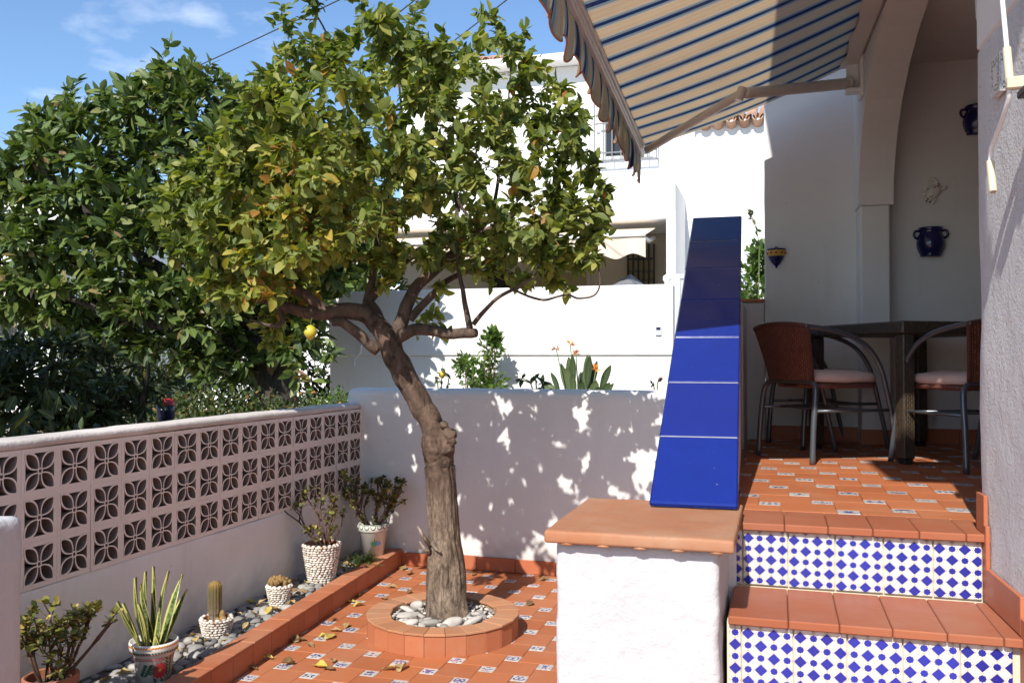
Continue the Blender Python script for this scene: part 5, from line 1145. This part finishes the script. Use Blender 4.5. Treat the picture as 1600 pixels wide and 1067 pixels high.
def px_targets(poly, n, y0, depth, seed, edge=.25):
    """points in the volume whose outline the polygon traces; thinner towards its rim"""
    rg = np.random.default_rng(seed); us = [p[0] for p in poly]; vs = [p[1] for p in poly]; out = []; cx, cy = np.mean(us), np.mean(vs)
    while len(out) < n:
        u, v = rg.uniform(min(us), max(us)), rg.uniform(min(vs), max(vs))
        if not in_poly(u, v, poly): continue
        k = 1.0
        for s in (.75, .5, .25):
            if not in_poly(cx + (u - cx) / s if False else u + (u - cx) * (1 - s) * .5, v + (v - cy) * (1 - s) * .5, poly): k = min(k, .45 + .18 / (1 - s) * .25)
        y = y0(u, v) + depth * k * rg.uniform(-1, 1); out.append(np.array(at(u, v, y=y)))
    return out
def leaves_on(twigs, per, span, size, seed, spread=1.0, up=.35, jitter=.012, rosette=0):
    rg = np.random.default_rng(seed); P, D = [], []
    for T in twigs:
        T = np.array(T); L = np.linalg.norm(np.diff(T, axis=0), axis=1).sum(); n = per if isinstance(per, int) else rg.integers(per[0], per[1])
        f0 = max(0, 1 - span / max(L, 1e-3)); ax = T[-1] - T[-2]; ax /= max(1e-6, np.linalg.norm(ax))
        for k in range(n):
            f = f0 + (1 - f0) * (k + rg.uniform(0, .8)) / n if not rosette else 1 - rosette * rg.random() ** 1.5; f = min(f, .999); i = min(int(f * 5), 4); p = T[i] + (T[i + 1] - T[i]) * (f * 5 - i)
            v = rg.normal(0, 1, 3); v -= ax * v.dot(ax) * .6; v /= np.linalg.norm(v); d = v * spread + ax * .55 + np.array([0, 0, up * rg.uniform(-1.2, 1)]); d /= np.linalg.norm(d); P.append(p + rg.normal(0, jitter, 3)); D.append(d)
    P, D = np.array(P), np.array(D); s = size * rg.uniform(.45, 1.22, len(P)); ups = rg.normal(0, .55, (len(P), 3)) + np.array([-.05, -.35, 1.0])
    return P, frames(D, ups), s
# lemon tree --------------------------------------------------------------
def px(pts): return [tuple(at(u, v, y=y)) + (r,) for u, v, y, r in pts]
lt = thing('lemon_tree', 'leaning lemon tree with rough grey trunk and wide leafy crown', 'tree', (0, 0, 0))
G = Grow()
TK_ = px([(700, 960, 5.06, .125), (699, 935, 5.06, .110), (698, 890, 5.06, .104), (694, 830, 5.06, .085), (690, 770, 5.05, .080), (687, 728, 5.04, .080)])
P = spline(TK_, 14); mb = MB(); mb.tube([p[:3] for p in P], [p[3] for p in P], 72, cap=False); lo_ = build(mb, 'trunk', M['trunk'], lt, smooth=True)
me = lo_.data; c0 = np.array([p[:2] for p in P]); zz = np.array([p[2] for p in P])
for v in me.vertices:
    i = int(np.argmin(abs(zz - v.co.z))); d = Vector((v.co.x - c0[i][0], v.co.y - c0[i][1], 0)); r = d.length; d.normalize(); a = math.atan2(d.y, d.x)
    q = Vector((math.cos(a) * 4.2, math.sin(a) * 4.2, v.co.z * 2.3)); h = mnoise.ridged_multi_fractal(q, 1.0, 2.1, 5, 1.0, 2.0) * .0105 + mnoise.noise(q * .8) * .010 + .004 * mnoise.noise(Vector((math.cos(a) * 22, math.sin(a) * 22, v.co.z * 7)))
    h += max(0, mnoise.noise(Vector((math.cos(a) * 1.4, math.sin(a) * 1.4, v.co.z * 1.6)))) * .014 + max(0, .26 - v.co.z) * .10 * max(0, math.cos(a * 5 + 1))
    v.co += d * (h - .006)
me.update()
mb = MB()   # swollen graft collar
kn = spline(px([(688, 735, 5.04, .078), (687, 716, 5.04, .088), (685, 700, 5.04, .098), (683, 686, 5.04, .092), (679, 672, 5.04, .076)]), 6); mb.tube([p[:3] for p in kn], [p[3] for p in kn], 40, cap=True)
for u, v, r in ((668, 692, .036), (704, 678, .044), (700, 702, .036), (674, 704, .034), (706, 690, .032), (694, 664, .030), (684, 708, .04)): mb.ball(at(u, v, y=4.99), (r, r * .9, r * .8), 16, 10)
o = build(mb, 'graft_collar', M['trunk'], lt, smooth=True)
md = o.modifiers.new('weld', 'REMESH'); md.mode = 'VOXEL'; md.voxel_size = .0075; dg = bpy.context.evaluated_depsgraph_get(); nm = bpy.data.meshes.new_from_object(o.evaluated_get(dg)); o.modifiers.clear(); o.data = nm
import bmesh
bm = bmesh.new(); bm.from_mesh(nm)
for _ in range(5): bmesh.ops.smooth_vert(bm, verts=bm.verts, factor=.5, use_axis_x=True, use_axis_y=True, use_axis_z=True)
bm.to_mesh(nm); bm.free(); nm.polygons.foreach_set('use_smooth', [True] * len(nm.polygons)); roughen(nm, .011, 20, 2.0); roughen(nm, .004, 60, 7.0)
mb = MB(); G.limb(mb, px([(682, 684, 5.04, .078), (672, 658, 5.03, .072), (652, 622, 5.01, .071), (632, 586, 4.99, .070), (616, 556, 4.98, .070), (602, 526, 4.97, .066), (588, 504, 4.96, .058)]), 8, 28, .010); o = build(mb, 'upper_trunk', M['trunk'], lt, smooth=True); roughen(o.data, .006, 14, 5.0)
LIMBS = [
 [(592, 512, 4.97, .058), (575, 493, 4.95, .054), (547, 486, 4.90, .052), (515, 488, 4.84, .046), (480, 488, 4.78, .038), (440, 480, 4.70, .028), (405, 470, 4.62, .014), (360, 486, 4.55, .007)],
 [(508, 486, 4.83, .034), (478, 460, 4.78, .031), (446, 446, 4.74, .029), (438, 424, 4.72, .024), (414, 405, 4.68, .018), (380, 400, 4.62, .010), (340, 395, 4.55, .006)],
 [(446, 446, 4.74, .022), (460, 422, 4.70, .022), (480, 402, 4.68, .021), (503, 384, 4.66, .016), (524, 362, 4.64, .012), (528, 310, 4.6, .007)],
 [(590, 548, 4.96, .036), (566, 528, 4.90, .034), (540, 506, 4.85, .031), (519, 503, 4.82, .024)],
 [(600, 525, 4.99, .045), (588, 490, 5.02, .038), (574, 470, 5.04, .033)],
 [(574, 472, 5.04, .026), (579, 447, 5.06, .024), (589, 387, 5.10, .022), (594, 335, 5.12, .019), (575, 298, 5.12, .015), (560, 240, 5.12, .012), (520, 80, 5.10, .008), (488, 12, 5.08, .004)],
 [(575, 472, 5.04, .031), (597, 446, 5.08, .030), (627, 412, 5.15, .028), (666, 387, 5.22, .025), (715, 366, 5.32, .022), (750, 357, 5.38, .019), (771, 328, 5.42, .015), (776, 290, 5.45, .011), (790, 200, 5.45, .007), (800, 90, 5.42, .004)],
 [(612, 545, 4.99, .050), (622, 518, 5.02, .046), (632, 492, 5.05, .042), (646, 454, 5.10, .037), (680, 422, 5.15, .032), (710, 396, 5.20, .028), (750, 370, 5.26, .024), (792, 342, 5.32, .018), (835, 318, 5.38, .012), (880, 280, 5.4, .007)],
 [(626, 524, 5.0, .042), (652, 514, 4.97, .036), (697, 520, 4.93, .031), (730, 521, 4.90, .031), (742, 520, 4.89, .026)],
 [(733, 514, 4.90, .020), (727, 470, 4.92, .015), (718, 430, 4.95, .012), (712, 380, 4.98, .008)],
 [(738, 508, 4.90, .015), (771, 471, 4.92, .011), (802, 451, 4.94, .010), (832, 434, 4.96, .007), (850, 400, 5.0, .005)],
 [(802, 452, 4.94, .007), (848, 469, 4.92, .007), (883, 460, 4.90, .006), (906, 466, 4.88, .006), (934, 455, 4.86, .005), (936, 412, 4.86, .004)],
 [(640, 500, 5.06, .026), (680, 455, 5.14, .022), (704, 437, 5.2, .018), (737, 422, 5.25, .015), (790, 395, 5.35, .010), (850, 378, 5.45, .006)],
 [(592, 335, 5.12, .014), (620, 270, 5.2, .012), (628, 190, 5.25, .009), (624, 120, 5.25, .006), (640, 40, 5.25, .004)],
 [(712, 366, 5.32, .014), (712, 306, 5.36, .012), (694, 240, 5.36, .009), (668, 190, 5.34, .006), (690, 90, 5.3, .004)],
 [(745, 360, 5.38, .012), (712, 297, 5.30, .009), (744, 240, 5.3, .007), (760, 150, 5.3, .004)],
 [(524, 362, 4.64, .010), (470, 300, 4.55, .008), (430, 200, 4.6, .006), (420, 120, 4.6, .004)],
 [(414, 405, 4.68, .012), (400, 330, 4.75, .009), (390, 240, 4.85, .006), (400, 150, 4.9, .004)],
 [(436, 480, 4.70, .018), (440, 500, 4.66, .015), (425, 508, 4.62, .012), (390, 500, 4.58, .006)]]
for L in LIMBS:
    mb = MB(); G.limb(mb, px(L), 6, 12, .010); build(mb, 'limb', M['bark'], lt, smooth=True)
CROWN = [(335, 470), (300, 430), (325, 380), (300, 330), (330, 260), (355, 180), (385, 130), (410, 95), (440, 60), (475, 45), (520, 60), (550, 50), (560, 20), (620, 10), (650, 30), (700, 40), (760, 45), (800, 50), (850, 80), (880, 130), (905, 170), (925, 200), (935, 270), (950, 315), (948, 360), (938, 400), (915, 425), (880, 410), (830, 405), (770, 372), (730, 345), (690, 335), (650, 350), (610, 368), (575, 400), (545, 420), (500, 430), (465, 450), (430, 470), (385, 482)]
y0l = lambda u, v: 4.75 + (u - 330) / 620 * .75
tg = [t for t in px_targets(CROWN, 820, lambda u, v: y0l(u, v) - .08, 1.05, 5) if not (t[0] > -2.0 and random.random() < .10)] + px_targets([(560, 405), (620, 372), (700, 345), (800, 372), (900, 410), (910, 430), (830, 438), (760, 425), (680, 405), (600, 432)], 60, y0l, .5, 16) + px_targets([(240, 300), (300, 220), (420, 190), (520, 260), (540, 390), (450, 450), (330, 450), (250, 400)], 190, y0l, .5, 15)
for a in [(440, 5), (470, -5), (490, 10), (500, -20), (545, -15), (560, 5), (650, 5), (660, -20), (745, 20), (770, 25), (820, 45), (430, 40), (425, 510), (405, 495), (445, 500), (472, 490), (420, 525), (340, 490), (945, 300), (940, 290), (890, 455), (770, 440), (800, 430), (700, 520), (680, 490), (665, 500), (640, 470), (600, 445), (690, 450), (860, 440), (930, 420), (415, 470), (440, 455), (470, 470), (430, 520), (430, 490), (460, 455), (445, 535), (418, 540), (490, 470), (485, 455)]:
    tg.append(np.array(at(a[0], a[1], y=y0l(*a) + random.uniform(-.15, .15))))
mb = MB(); TW = G.twigs(mb, tg, seed=3); build(mb, 'twigs', M['twig'], lt, smooth=True, kind='stuff')
P, FR_, SZ = leaves_on(TW, (17, 29), .30, .080, 8, 1.0, .45)
rd_ = rng.random(len(P)) * .85
gold = np.exp(-(((P[:, 0] + 2.55) / .42) ** 2 + ((P[:, 2] - 2.45) / .48) ** 2)); low = np.exp(-(((P[:, 0] + 2.60) / .26) ** 2 + ((P[:, 2] - 1.9) / .16) ** 2))
rd_ = np.clip(rd_ + .27 * gold + .55 * low + (rng.random(len(P)) < .012) * .5, 0, 1)
LL = [leaf_base(.56, .16, .12, .02), leaf_base(.60, .08, .34, .06), leaf_base(.50, .24, .04, -.05), leaf_base(.58, .06, -.16, .05)]
si, ri = split_near(P, SZ); single_leaves(LL, P[si], FR_[si], SZ[si], M['lemon_leaf'], lt)
q = np.array_split(ri, 3)
allm = [leaf_cloud('leaf_mass', LL[k], P[q[k]], FR_[q[k]], SZ[q[k]], rd_[q[k]], M['lemon'], lt) for k in range(3)]
def lemon(u, v, y, r, mat, lab, tilt=0):
    prof = [(0.0005, -1.28), (.14, -1.2), (.3, -1.05), (.62, -.78), (.9, -.35), (1, 0), (.92, .4), (.66, .78), (.36, 1.0), (.16, 1.08), (0.0005, 1.1)]
    mb = MB(); mb.lathe([(a * r, b * r) for a, b in prof], 18); o = build(mb, 'lemon', mat, None, at(u, v, y=y), (tilt, tilt * .6, 0), smooth=True); tag(o, lab, 'lemon', 'lemons hanging in the tree')
    mb = MB(); mb.tube([(0, 0, r * 1.05), (.002, 0, r * 1.4), (.01, 0, r * 2.2)], .003, 6); build(mb, 'stalk', M['green_stem'], o)
lemon(485, 519, 4.55, .038, M['lemon_yellow'], 'ripe yellow lemon hanging lowest under the left limb', .15)
lemon(316, 391, 4.35, .030, M['lemon_green'], 'small round pale green lemon at the far left of the crown', .3)
lemon(662, 317, 4.75, .031, M['lemon_green'], 'round green lemon in the middle of the crown', .2)
lemon(438, 467, 4.6, .032, M['lemon_green'], 'green lemon among the yellow leaves above the ripe one', .1)
# broken twigs at the trunk foot
mb = MB()
for a in ((670, 850, 660, 835, 652, 822), (672, 862, 664, 858, 655, 845), (676, 848, 682, 858, 688, 862)): mb.tube([at(a[0], a[1], y=4.97), at(a[2], a[3], y=4.94), at(a[4], a[5], y=4.93)], [.016, .011, .005], 8)
o = build(mb, 'stub', M['bark_old'], lt, smooth=True); roughen(o.data, .004, 40)

# rubber tree behind the wall ------------------------------------------
rt = thing('rubber_tree', 'big dark rubber tree with glossy oval leaves growing beyond the breeze blocks', 'tree')
G = Grow(); mb = MB()
p0 = at(432, 640, y=9.4); G.limb(mb, [(p0.x, 9.4, -.03, .30), (p0.x, 9.4, .9, .26), (p0.x - .02, 9.4, 1.55, .25), (p0.x - .05, 9.35, 2.0, .24)], 6, 20, .03); build(mb, 'trunk', M['bark_dark'], rt, smooth=True)
for L in ([(430, 520, 9.3, .17), (400, 440, 9.1, .12), (340, 340, 8.9, .07), (280, 200, 8.8, .04), (260, 120, 8.8, .02)], [(425, 530, 9.3, .14), (340, 470, 9.0, .10), (220, 400, 8.6, .06), (100, 300, 8.3, .03), (40, 230, 8.2, .015)], [(430, 520, 9.4, .15), (440, 400, 9.5, .10), (430, 250, 9.5, .05), (420, 130, 9.5, .02)], [(420, 540, 9.2, .12), (300, 520, 8.8, .08), (150, 480, 8.3, .04), (20, 440, 8.1, .02)], [(438, 530, 9.5, .1), (480, 470, 9.7, .05), (500, 380, 9.8, .02)]):
    mb = MB(); G.limb(mb, px(L), 5, 10, .03); build(mb, 'limb', M['bark_dark'], rt, smooth=True)
RC_ = [(-90, 300), (-20, 265), (10, 225), (50, 185), (110, 150), (180, 140), (230, 112), (280, 105), (330, 110), (400, 130), (470, 190), (560, 230), (610, 320), (600, 430), (520, 455), (505, 530), (480, 585), (440, 560), (400, 585), (350, 600), (310, 588), (250, 560), (180, 560), (110, 540), (40, 505), (-90, 480)]
tg = px_targets(RC_, 1750, lambda u, v: 8.35 + (u + 50) / 550 * 1.0, .85, 12)
for a in [(40, 165), (115, 125), (180, 128), (265, 62), (300, 92), (232, 100), (30, 205), (60, 175), (330, 100), (480, 600), (350, 610), (310, 600), (455, 590), (505, 560), (520, 545)]: tg.append(np.array(at(a[0], a[1], y=8.6)))
mb = MB(); TW = G.twigs(mb, tg, .004, .02, 5, seed=5); build(mb, 'twigs', M['bark_dark'], rt, smooth=True, kind='stuff')
P, FR_, SZ = leaves_on(TW, (14, 23), .45, .175, 9, .9, .25, .02)
RLB = [leaf_base(.42, .10, .08, 0, (0, .75, 1.0, .6)), leaf_base(.40, .06, .2, .02, (0, .75, 1.0, .6)), leaf_base(.44, .12, -.05, 0, (0, .75, 1.0, .6))]
si, ri = split_near(P, SZ); single_leaves(RLB, P[si], FR_[si], SZ[si], M['rubber_leaf'], rt); q = np.array_split(ri, 3); rd_ = rng.random(len(P))
for k in range(3): leaf_cloud('leaf_mass', RLB[k], P[q[k]], FR_[q[k]], SZ[q[k]], rd_[q[k]], M['rubber'], rt)
# pittosporum bush hanging over the wall at the left ------------------------
pt = thing('dark_shrub', 'dark leathery shrub leaning over the breeze block wall at the left edge', 'shrub')
G = Grow(); mb = MB()
for k in range(6):
    a = at(-60 + k * 60, 640, y=4.9 + .12 * k); G.limb(mb, [(a.x - .3, a.y + .1, -.03, .04), (a.x - .25, a.y + .1, .8, .03), (a.x - .1, a.y, 1.3, .018), (a.x, a.y - .05, 1.6, .008)], 5, 8, .02)
build(mb, 'trunk', M['bark_dark'], pt, smooth=True)
PC = [(-420, 420), (-200, 430), (-60, 520), (0, 538), (40, 528), (100, 525), (160, 540), (225, 568), (262, 592), (268, 615), (240, 632), (180, 655), (90, 676), (0, 690), (-420, 760)]
tg = px_targets(PC, 1100, lambda u, v: 4.55 + max(-150, u + 40) / 300 * 1.25, .42, 22)
tg = [t for t in tg if t[0] < -3.42 or t[2] > 1.34]
for a in [(255, 585), (270, 590), (262, 600), (245, 575), (250, 615)]: tg.append(np.array(at(a[0], a[1], y=5.85)))
mb = MB(); TW = G.twigs(mb, tg, .003, .012, 5, seed=6); build(mb, 'twigs', M['bark_dark'], pt, smooth=True, kind='stuff')
P, FR_, SZ = leaves_on(TW, (14, 22), .20, .100, 10, .75, .35, .01, .3)
k_ = (P[:, 0] < -3.4) | (P[:, 2] > 1.31); P, FR_, SZ = P[k_], FR_[k_], SZ[k_]
PLB = [leaf_base(.30, .08, .10, 0, (0, .55, .9, 1.0)), leaf_base(.33, .05, -.06, 0, (0, .55, .9, 1.0))]
si, ri = split_near(P, SZ); 
vis = np.array([(Vector(p) - Vector((0, 0, EYE))).dot(CR) / (Vector(p) - Vector((0, 0, EYE))).dot(CF) * F_PX + 800 > -20 for p in P]); vi = np.where(vis)[0]; s2, _ = split_near(P[vi], SZ[vi]); si = vi[s2]; ri = np.setdiff1d(np.arange(len(P)), si)
single_leaves(PLB, P[si], FR_[si], SZ[si], M['pitto_leaf'], pt); q = np.array_split(ri, 2); rd_ = rng.random(len(P))
for k in range(2): leaf_cloud('leaf_mass', PLB[k], P[q[k]], FR_[q[k]], SZ[q[k]], rd_[q[k]], M['pitto'], pt)

def clump(name, label, cat, boxes, n, size, base, mat, seed, group=None, stems=None, kind='stuff'):
    """leafy mass filling a few ellipsoids (x, y, z, rx, ry, rz)"""
    rg = np.random.default_rng(seed); P, D = [], []; t = thing(name, label, cat, (boxes[0][0], boxes[0][1], 0), 0, group); o = np.array([boxes[0][0], boxes[0][1], 0])
    for _ in range(n):
        b = boxes[rg.integers(len(boxes))]; v = rg.normal(0, 1, 3); v /= np.linalg.norm(v); q = rg.random() ** .45; P.append(np.array(b[:3]) + v * q * np.array(b[3:]) - o); d = v + rg.normal(0, .7, 3) + np.array([0, 0, .3]); D.append(d)
    P, D = np.array(P), np.array(D); leaf_cloud('foliage', base, P, frames(D, rg.normal(0, .6, (n, 3)) + np.array([0, -.2, 1])), size * rg.uniform(.6, 1.2, n), rg.random(n), mat, t)
    mb = MB()
    for b in boxes:
        for k in range(stems or 3):
            e = Vector((b[0] - o[0] + rg.uniform(-.6, .6) * b[3], b[1] - o[1] + rg.uniform(-.6, .6) * b[4], b[2] + .3 * b[5])); s_ = Vector((e.x * .5, e.y * .5, -.03)); mb.tube([s_, (s_ + e) / 2 + Vector((rg.uniform(-.05, .05), 0, 0)), e], [.012, .009, .004], 6)
    build(mb, 'stem', M['twig'], t, smooth=True); return t
a, b = at(262, 610, y=8.0), at(520, 625, y=8.0)
clump('clipped_hedge', 'low clipped hedge along the street behind the breeze block wall', 'hedge', [(a.x + (b.x - a.x) * k / 5, 8.0, .62, .42, .42, .70) for k in range(6)], 20000, .055, leaf_base(.6), M['hedge'], 41)
a = at(520, 640, y=7.6); la = clump('lantana_bush', 'bright green bush with tiny orange flowers at the end of the low wall', 'bush', [(a.x, 7.6, .85, .30, .25, .50), (a.x + .12, 7.6, .9, .25, .2, .48)], 2600, .035, leaf_base(.55), M['bush'], 42)
for k in range(26):
    mb = MB(); mb.ball((random.uniform(-.3, .38), random.uniform(-.24, .1), 1.12 + random.uniform(-.12, .2)), (.011, .011, .008), 7, 4); build(mb, 'blossom', M['orange_flower'], la, smooth=True)
a = at(380, 600, y=11.5); clump('street_shrub', 'shaded shrub row under the rubber tree across the street', 'hedge', [(a.x + k * .7, 11.5, .75, .6, .4, 1.05) for k in range(-4, 5)], 11000, .10, leaf_base(.5), M['pitto'], 44)
clump('wall_shrub', 'dark shrub growing close behind the breeze blocks and showing through their holes', 'shrub', [(-3.80, 3.0 + .5 * k, .70 if k < 3 else .48, .27, .4, .72 if k < 3 else .62) for k in range(8)], 9000, .10, leaf_base(.45), M['pitto'], 49)
a = at(390, 570, y=13.0); clump('yellow_bush', 'yellow green bush lit behind the rubber tree trunk', 'bush', [(a.x, 13, 1.0, .5, .4, .75)], 1400, .06, leaf_base(.5), M['bush'], 46)
# cypress-like dark trees far left that close the view under the crown
a = at(150, 560, y=13.5); clump('garden_tree', 'dark tree filling the gap behind the rubber tree at the left', 'tree', [(a.x - .5, 13.5, 1.6, 1.6, 1.0, 1.9), (a.x + 1.6, 13.5, 1.8, 1.2, 1.0, 2.0)], 4500, .12, leaf_base(.45), M['rubber'], 47)
t_ = clump('garden_tree', 'leafy garden tree beside the dark shrub beyond the near end of the breeze blocks', 'tree', [(-4.75, 1.5, 3.4, .95, 1.1, 1.5), (-5.6, 2.2, 3.0, .8, 1.0, 1.6), (-4.6, 2.6, 2.6, .7, .8, 1.0)], 5200, .16, leaf_base(.45), M['rubber'], 48)  # unseen tree, added to keep the sun off the dark shrub
a = at(590, 400, y=13.2); clump('screen_tree', 'dark green tree behind the street wall left of the far house', 'tree', [(a.x, 13.2, 2.4, .55, .5, .9), (a.x - .3, 13.2, 3.2, .5, .5, .8), (a.x - .5, 13.2, 1.6, .6, .5, 1.2)], 3200, .13, leaf_base(.45), M['rubber'], 77)
# plants in front of the street wall -----------------------------------
a = at(745, 570, y=10.1); s = 10.1 / 1393
cb_ = clump('citrus_bush', 'young light green citrus bush standing before the white street wall', 'bush', [(at(745, 590, y=10.1).x, 10.1, 1.42, .26, .2, .20), (at(768, 545, y=10.1).x, 10.1, 1.75, .13, .12, .20), (at(725, 572, y=10.1).x, 10.1, 1.55, .13, .12, .13), (at(772, 520, y=10.1).x, 10.1, 1.88, .07, .07, .10), (at(765, 600, y=10.1).x, 10.1, 1.30, .2, .15, .2)], 900, .085, leaf_base(.48), M['bush'], 51)
bp = thing('bird_of_paradise', 'bird of paradise plant with orange and faded flower heads by the street wall', 'plant', (at(905, 600, y=10.0).x, 10.0, 0))
rg = random.Random(12)
for k in range(30):
    a = rg.uniform(0, 6.28); b0 = Vector((.05 * math.cos(a), .05 * math.sin(a), .6)); rr = rg.uniform(.12, .46); tp = Vector((rr * math.cos(a), rr * math.sin(a) * .6, rg.uniform(1.50, 1.84) - rr * .75)); mid = b0.lerp(tp, .62) + Vector((0, 0, .06))
    mb = MB(); mb.tube([b0, b0.lerp(mid, .5), mid], .006, 5); d = (tp - mid); side = d.cross(Vector((rg.uniform(-.3, .3), -1, .3))).normalized(); n = 7; w = rg.uniform(.032, .048); nn = side.cross(d).normalized()
    for i in range(n + 1):
        t = i / n; p = mid + d * t + Vector((0, 0, .03 * math.sin(math.pi * t))); ww = w * math.sin(math.pi * min(.98, t * .9 + .08)) ** .8
        mb.v += [tuple(p - side * ww + nn * .012), tuple(p), tuple(p + side * ww + nn * .012)]
    base = len(mb.v) - 3 * (n + 1)
    for i in range(n):
        for j in range(2): q = base + i * 3 + j; mb.face((q, q + 1, q + 4, q + 3), ((j / 2, i / n), ((j + 1) / 2, i / n), ((j + 1) / 2, (i + 1) / n), (j / 2, (i + 1) / n)))
    build(mb, 'leaf', M['strelitzia'], bp, smooth=True)
for u, v, m in ((869, 545, 'dry_flower'), (891, 538, 'orange_flower'), (900, 553, 'dry_flower'), (931, 577, 'orange_flower')):
    e = at(u, v, y=9.95) - Vector(bp.location); s_ = Vector((e.x * .3, 0, .8)); mb = MB(); mb.tube([s_, s_.lerp(e, .5) + Vector((.01, 0, 0)), e], [.010, .008, .006], 6); st = build(mb, 'flower_stalk', M['green_stem'], bp, smooth=True)
    mb = MB()
    for k in range(13):
        d = Vector((rg.uniform(-1, 1), rg.uniform(-.5, .5), rg.uniform(-.5, 1))).normalized() * rg.uniform(.05, .085); o = d.orthogonal().normalized() * .009; n = len(mb.v); mb.v += [tuple(e), tuple(e + d * .5 + o), tuple(e + d), tuple(e + d * .5 - o)]; mb.face((n, n + 1, n + 2, n + 3))
    build(mb, 'flower', M[m], st)
def sprig(name, label, cat, base, pts, leafsize, mat, seed, n=14, flowers=()):
    t = thing(name, label, cat, base); rg = np.random.default_rng(seed); mb = MB(); P, D = [], []; b = Vector(base)
    for L in pts:
        Q = [Vector(p) - b for p in L]; Q = [Vector(q[:3]) for q in spline([tuple(q) for q in Q], 5)]; mb.tube(Q, list(np.linspace(.008, .003, len(Q))), 6)
        for k in range(n): f = rg.uniform(.35, 1); q = Q[min(len(Q) - 1, int(f * (len(Q) - 1)))]; P.append(np.array(q)); D.append(rg.normal(0, 1, 3) + np.array([0, -.3, .2]))
    build(mb, 'stem', M['green_stem'], t, smooth=True); P, D = np.array(P), np.array(D); f = frames(D, rg.normal(0, .5, (len(P), 3)) + np.array([0, -.4, 1]))
    single_leaves([leaf_base(.5), leaf_base(.45, .12, .2)], P, f, leafsize * rg.uniform(.7, 1.2, len(P)), M[mat], t)
    for u, v, y, r, m in flowers:
        c = at(u, v, y=y) - b; mb = MB()
        for k in range(12): d = Vector((rg.normal(), rg.normal() * .6, rg.normal())).normalized(); mb.ball(c + d * r * .5, (r * .6, r * .35, r * .6), 7, 5)
        build(mb, 'flower', M[m], t, smooth=True)
    return t
Yp = 7.4
b0 = at(692, 640, y=Yp); sprig('rose_bush', 'small rose with one faded yellow bloom behind the low garden wall', 'plant', (b0.x, Yp, 0), [[(b0.x, Yp, .8), at(690, 595, y=Yp), at(692, 572, y=Yp)], [(b0.x, Yp, .8), at(684, 600, y=Yp), at(680, 588, y=Yp)], [(b0.x, Yp, .8), at(700, 600, y=Yp), at(705, 592, y=Yp)]], .055, 'pitto_leaf', 61, 9, [(692, 585, Yp, .035, 'yellow_flower')])
b0 = at(835, 640, y=Yp); sprig('leafy_branch', 'dark oval leaved branch peeking over the low garden wall', 'plant', (b0.x, Yp, 0), [[(b0.x, Yp, .9), at(832, 608, y=Yp), at(818, 592, y=Yp), at(812, 595, y=Yp)], [(b0.x, Yp, .9), at(838, 605, y=Yp), at(833, 588, y=Yp), at(838, 592, y=Yp)], [(b0.x, Yp, .9), at(846, 606, y=Yp), at(850, 600, y=Yp)]], .075, 'pitto_leaf', 62, 9)
b0 = at(1027, 640, y=Yp); sprig('reddish_sprig', 'thin reddish sprig over the wall beside the blue rail', 'plant', (b0.x, Yp, 0), [[(b0.x, Yp, .9), at(1027, 605, y=Yp), at(1033, 590, y=Yp)], [(b0.x, Yp, .9), at(1022, 606, y=Yp), at(1018, 603, y=Yp)]], .04, 'pitto_leaf', 63, 10, [(1032, 592, Yp, .014, 'red_leaf')])
# shrub and climbing rose seen through the porch wall opening
a = at(1180, 430, y=9.2); clump('garden_shrub', 'bright leafy shrub seen through the gap between blue rail and porch wall', 'shrub', [(a.x, 9.2, 2.3, .22, .25, .42), (a.x - .02, 9.2, 1.9, .25, .25, .4), (a.x + .06, 9.2, 2.6, .12, .15, .2)], 1500, .075, leaf_base(.5), M['bush'], 71)
b0 = at(1180, 470, y=8.8); sprig('climbing_rose', 'thin dark climbing stem with few leaves above the shrub in the gap', 'plant', (b0.x, 8.8, 0), [[(b0.x, 8.8, .5), at(1186, 420, y=8.8), at(1185, 375, y=8.8), at(1176, 342, y=8.8), at(1166, 325, y=8.8)]], .06, 'pitto_leaf', 72, 26)
# red and blue bin behind the shrub
sb_ = thing('street_bin', 'dark blue litter bin with a domed red lid behind the dark shrub', 'bin', at(259, 640, y=6.2)); sb_.scale = (.52, .52, .62)
mb = MB(); mb.lathe([(0.001, -.22), (.06, -.21), (.12, -.15), (.14, -.02), (.145, .06), (.001, .06)], 24); build(mb, 'body', M['navy_plastic'], sb_, smooth=True)
mb = MB(); mb.lathe([(.15, .061), (.15, .075), (.14, .10), (.10, .135), (.05, .15), (0.001, .155)], 24); build(mb, 'lid', M['red_plastic'], sb_, smooth=True)
mb = MB(); mb.bbox((.02, -.155, .0), (.10, -.12, .035), .004); build(mb, 'slot', M['grey_metal'], sb_)
mb = MB(); mb.tube([(0, .1, -1.5), (0, .1, .04)], .03, 8); build(mb, 'post', M['dark_metal'], sb_)
# overhead cables
def cable(p, q, sag, r, label):
    p, q = Vector(p), Vector(q); mb = MB(); mb.tube([p.lerp(q, t) - Vector((0, 0, sag * 4 * t * (1 - t))) for t in [k / 20 for k in range(21)]], r, 6); o = build(mb, 'overhead_cable', M['dark_metal'], None, smooth=True); tag(o, label, 'cable', 'cables crossing the street')
cable(at(60, 214, y=14), at(760, -110, y=9), .05, .008, 'leftmost thin overhead cable crossing the blue sky above the rubber tree')
cable(at(400, 190, y=13), at(800, -120, y=8.4), .03, .008, 'overhead cable rising past the tall top shoots of the lemon tree')
cable(at(560, 175, y=13.5), at(900, -85, y=9), .03, .008, 'rightmost overhead cable descending beside the striped awning')
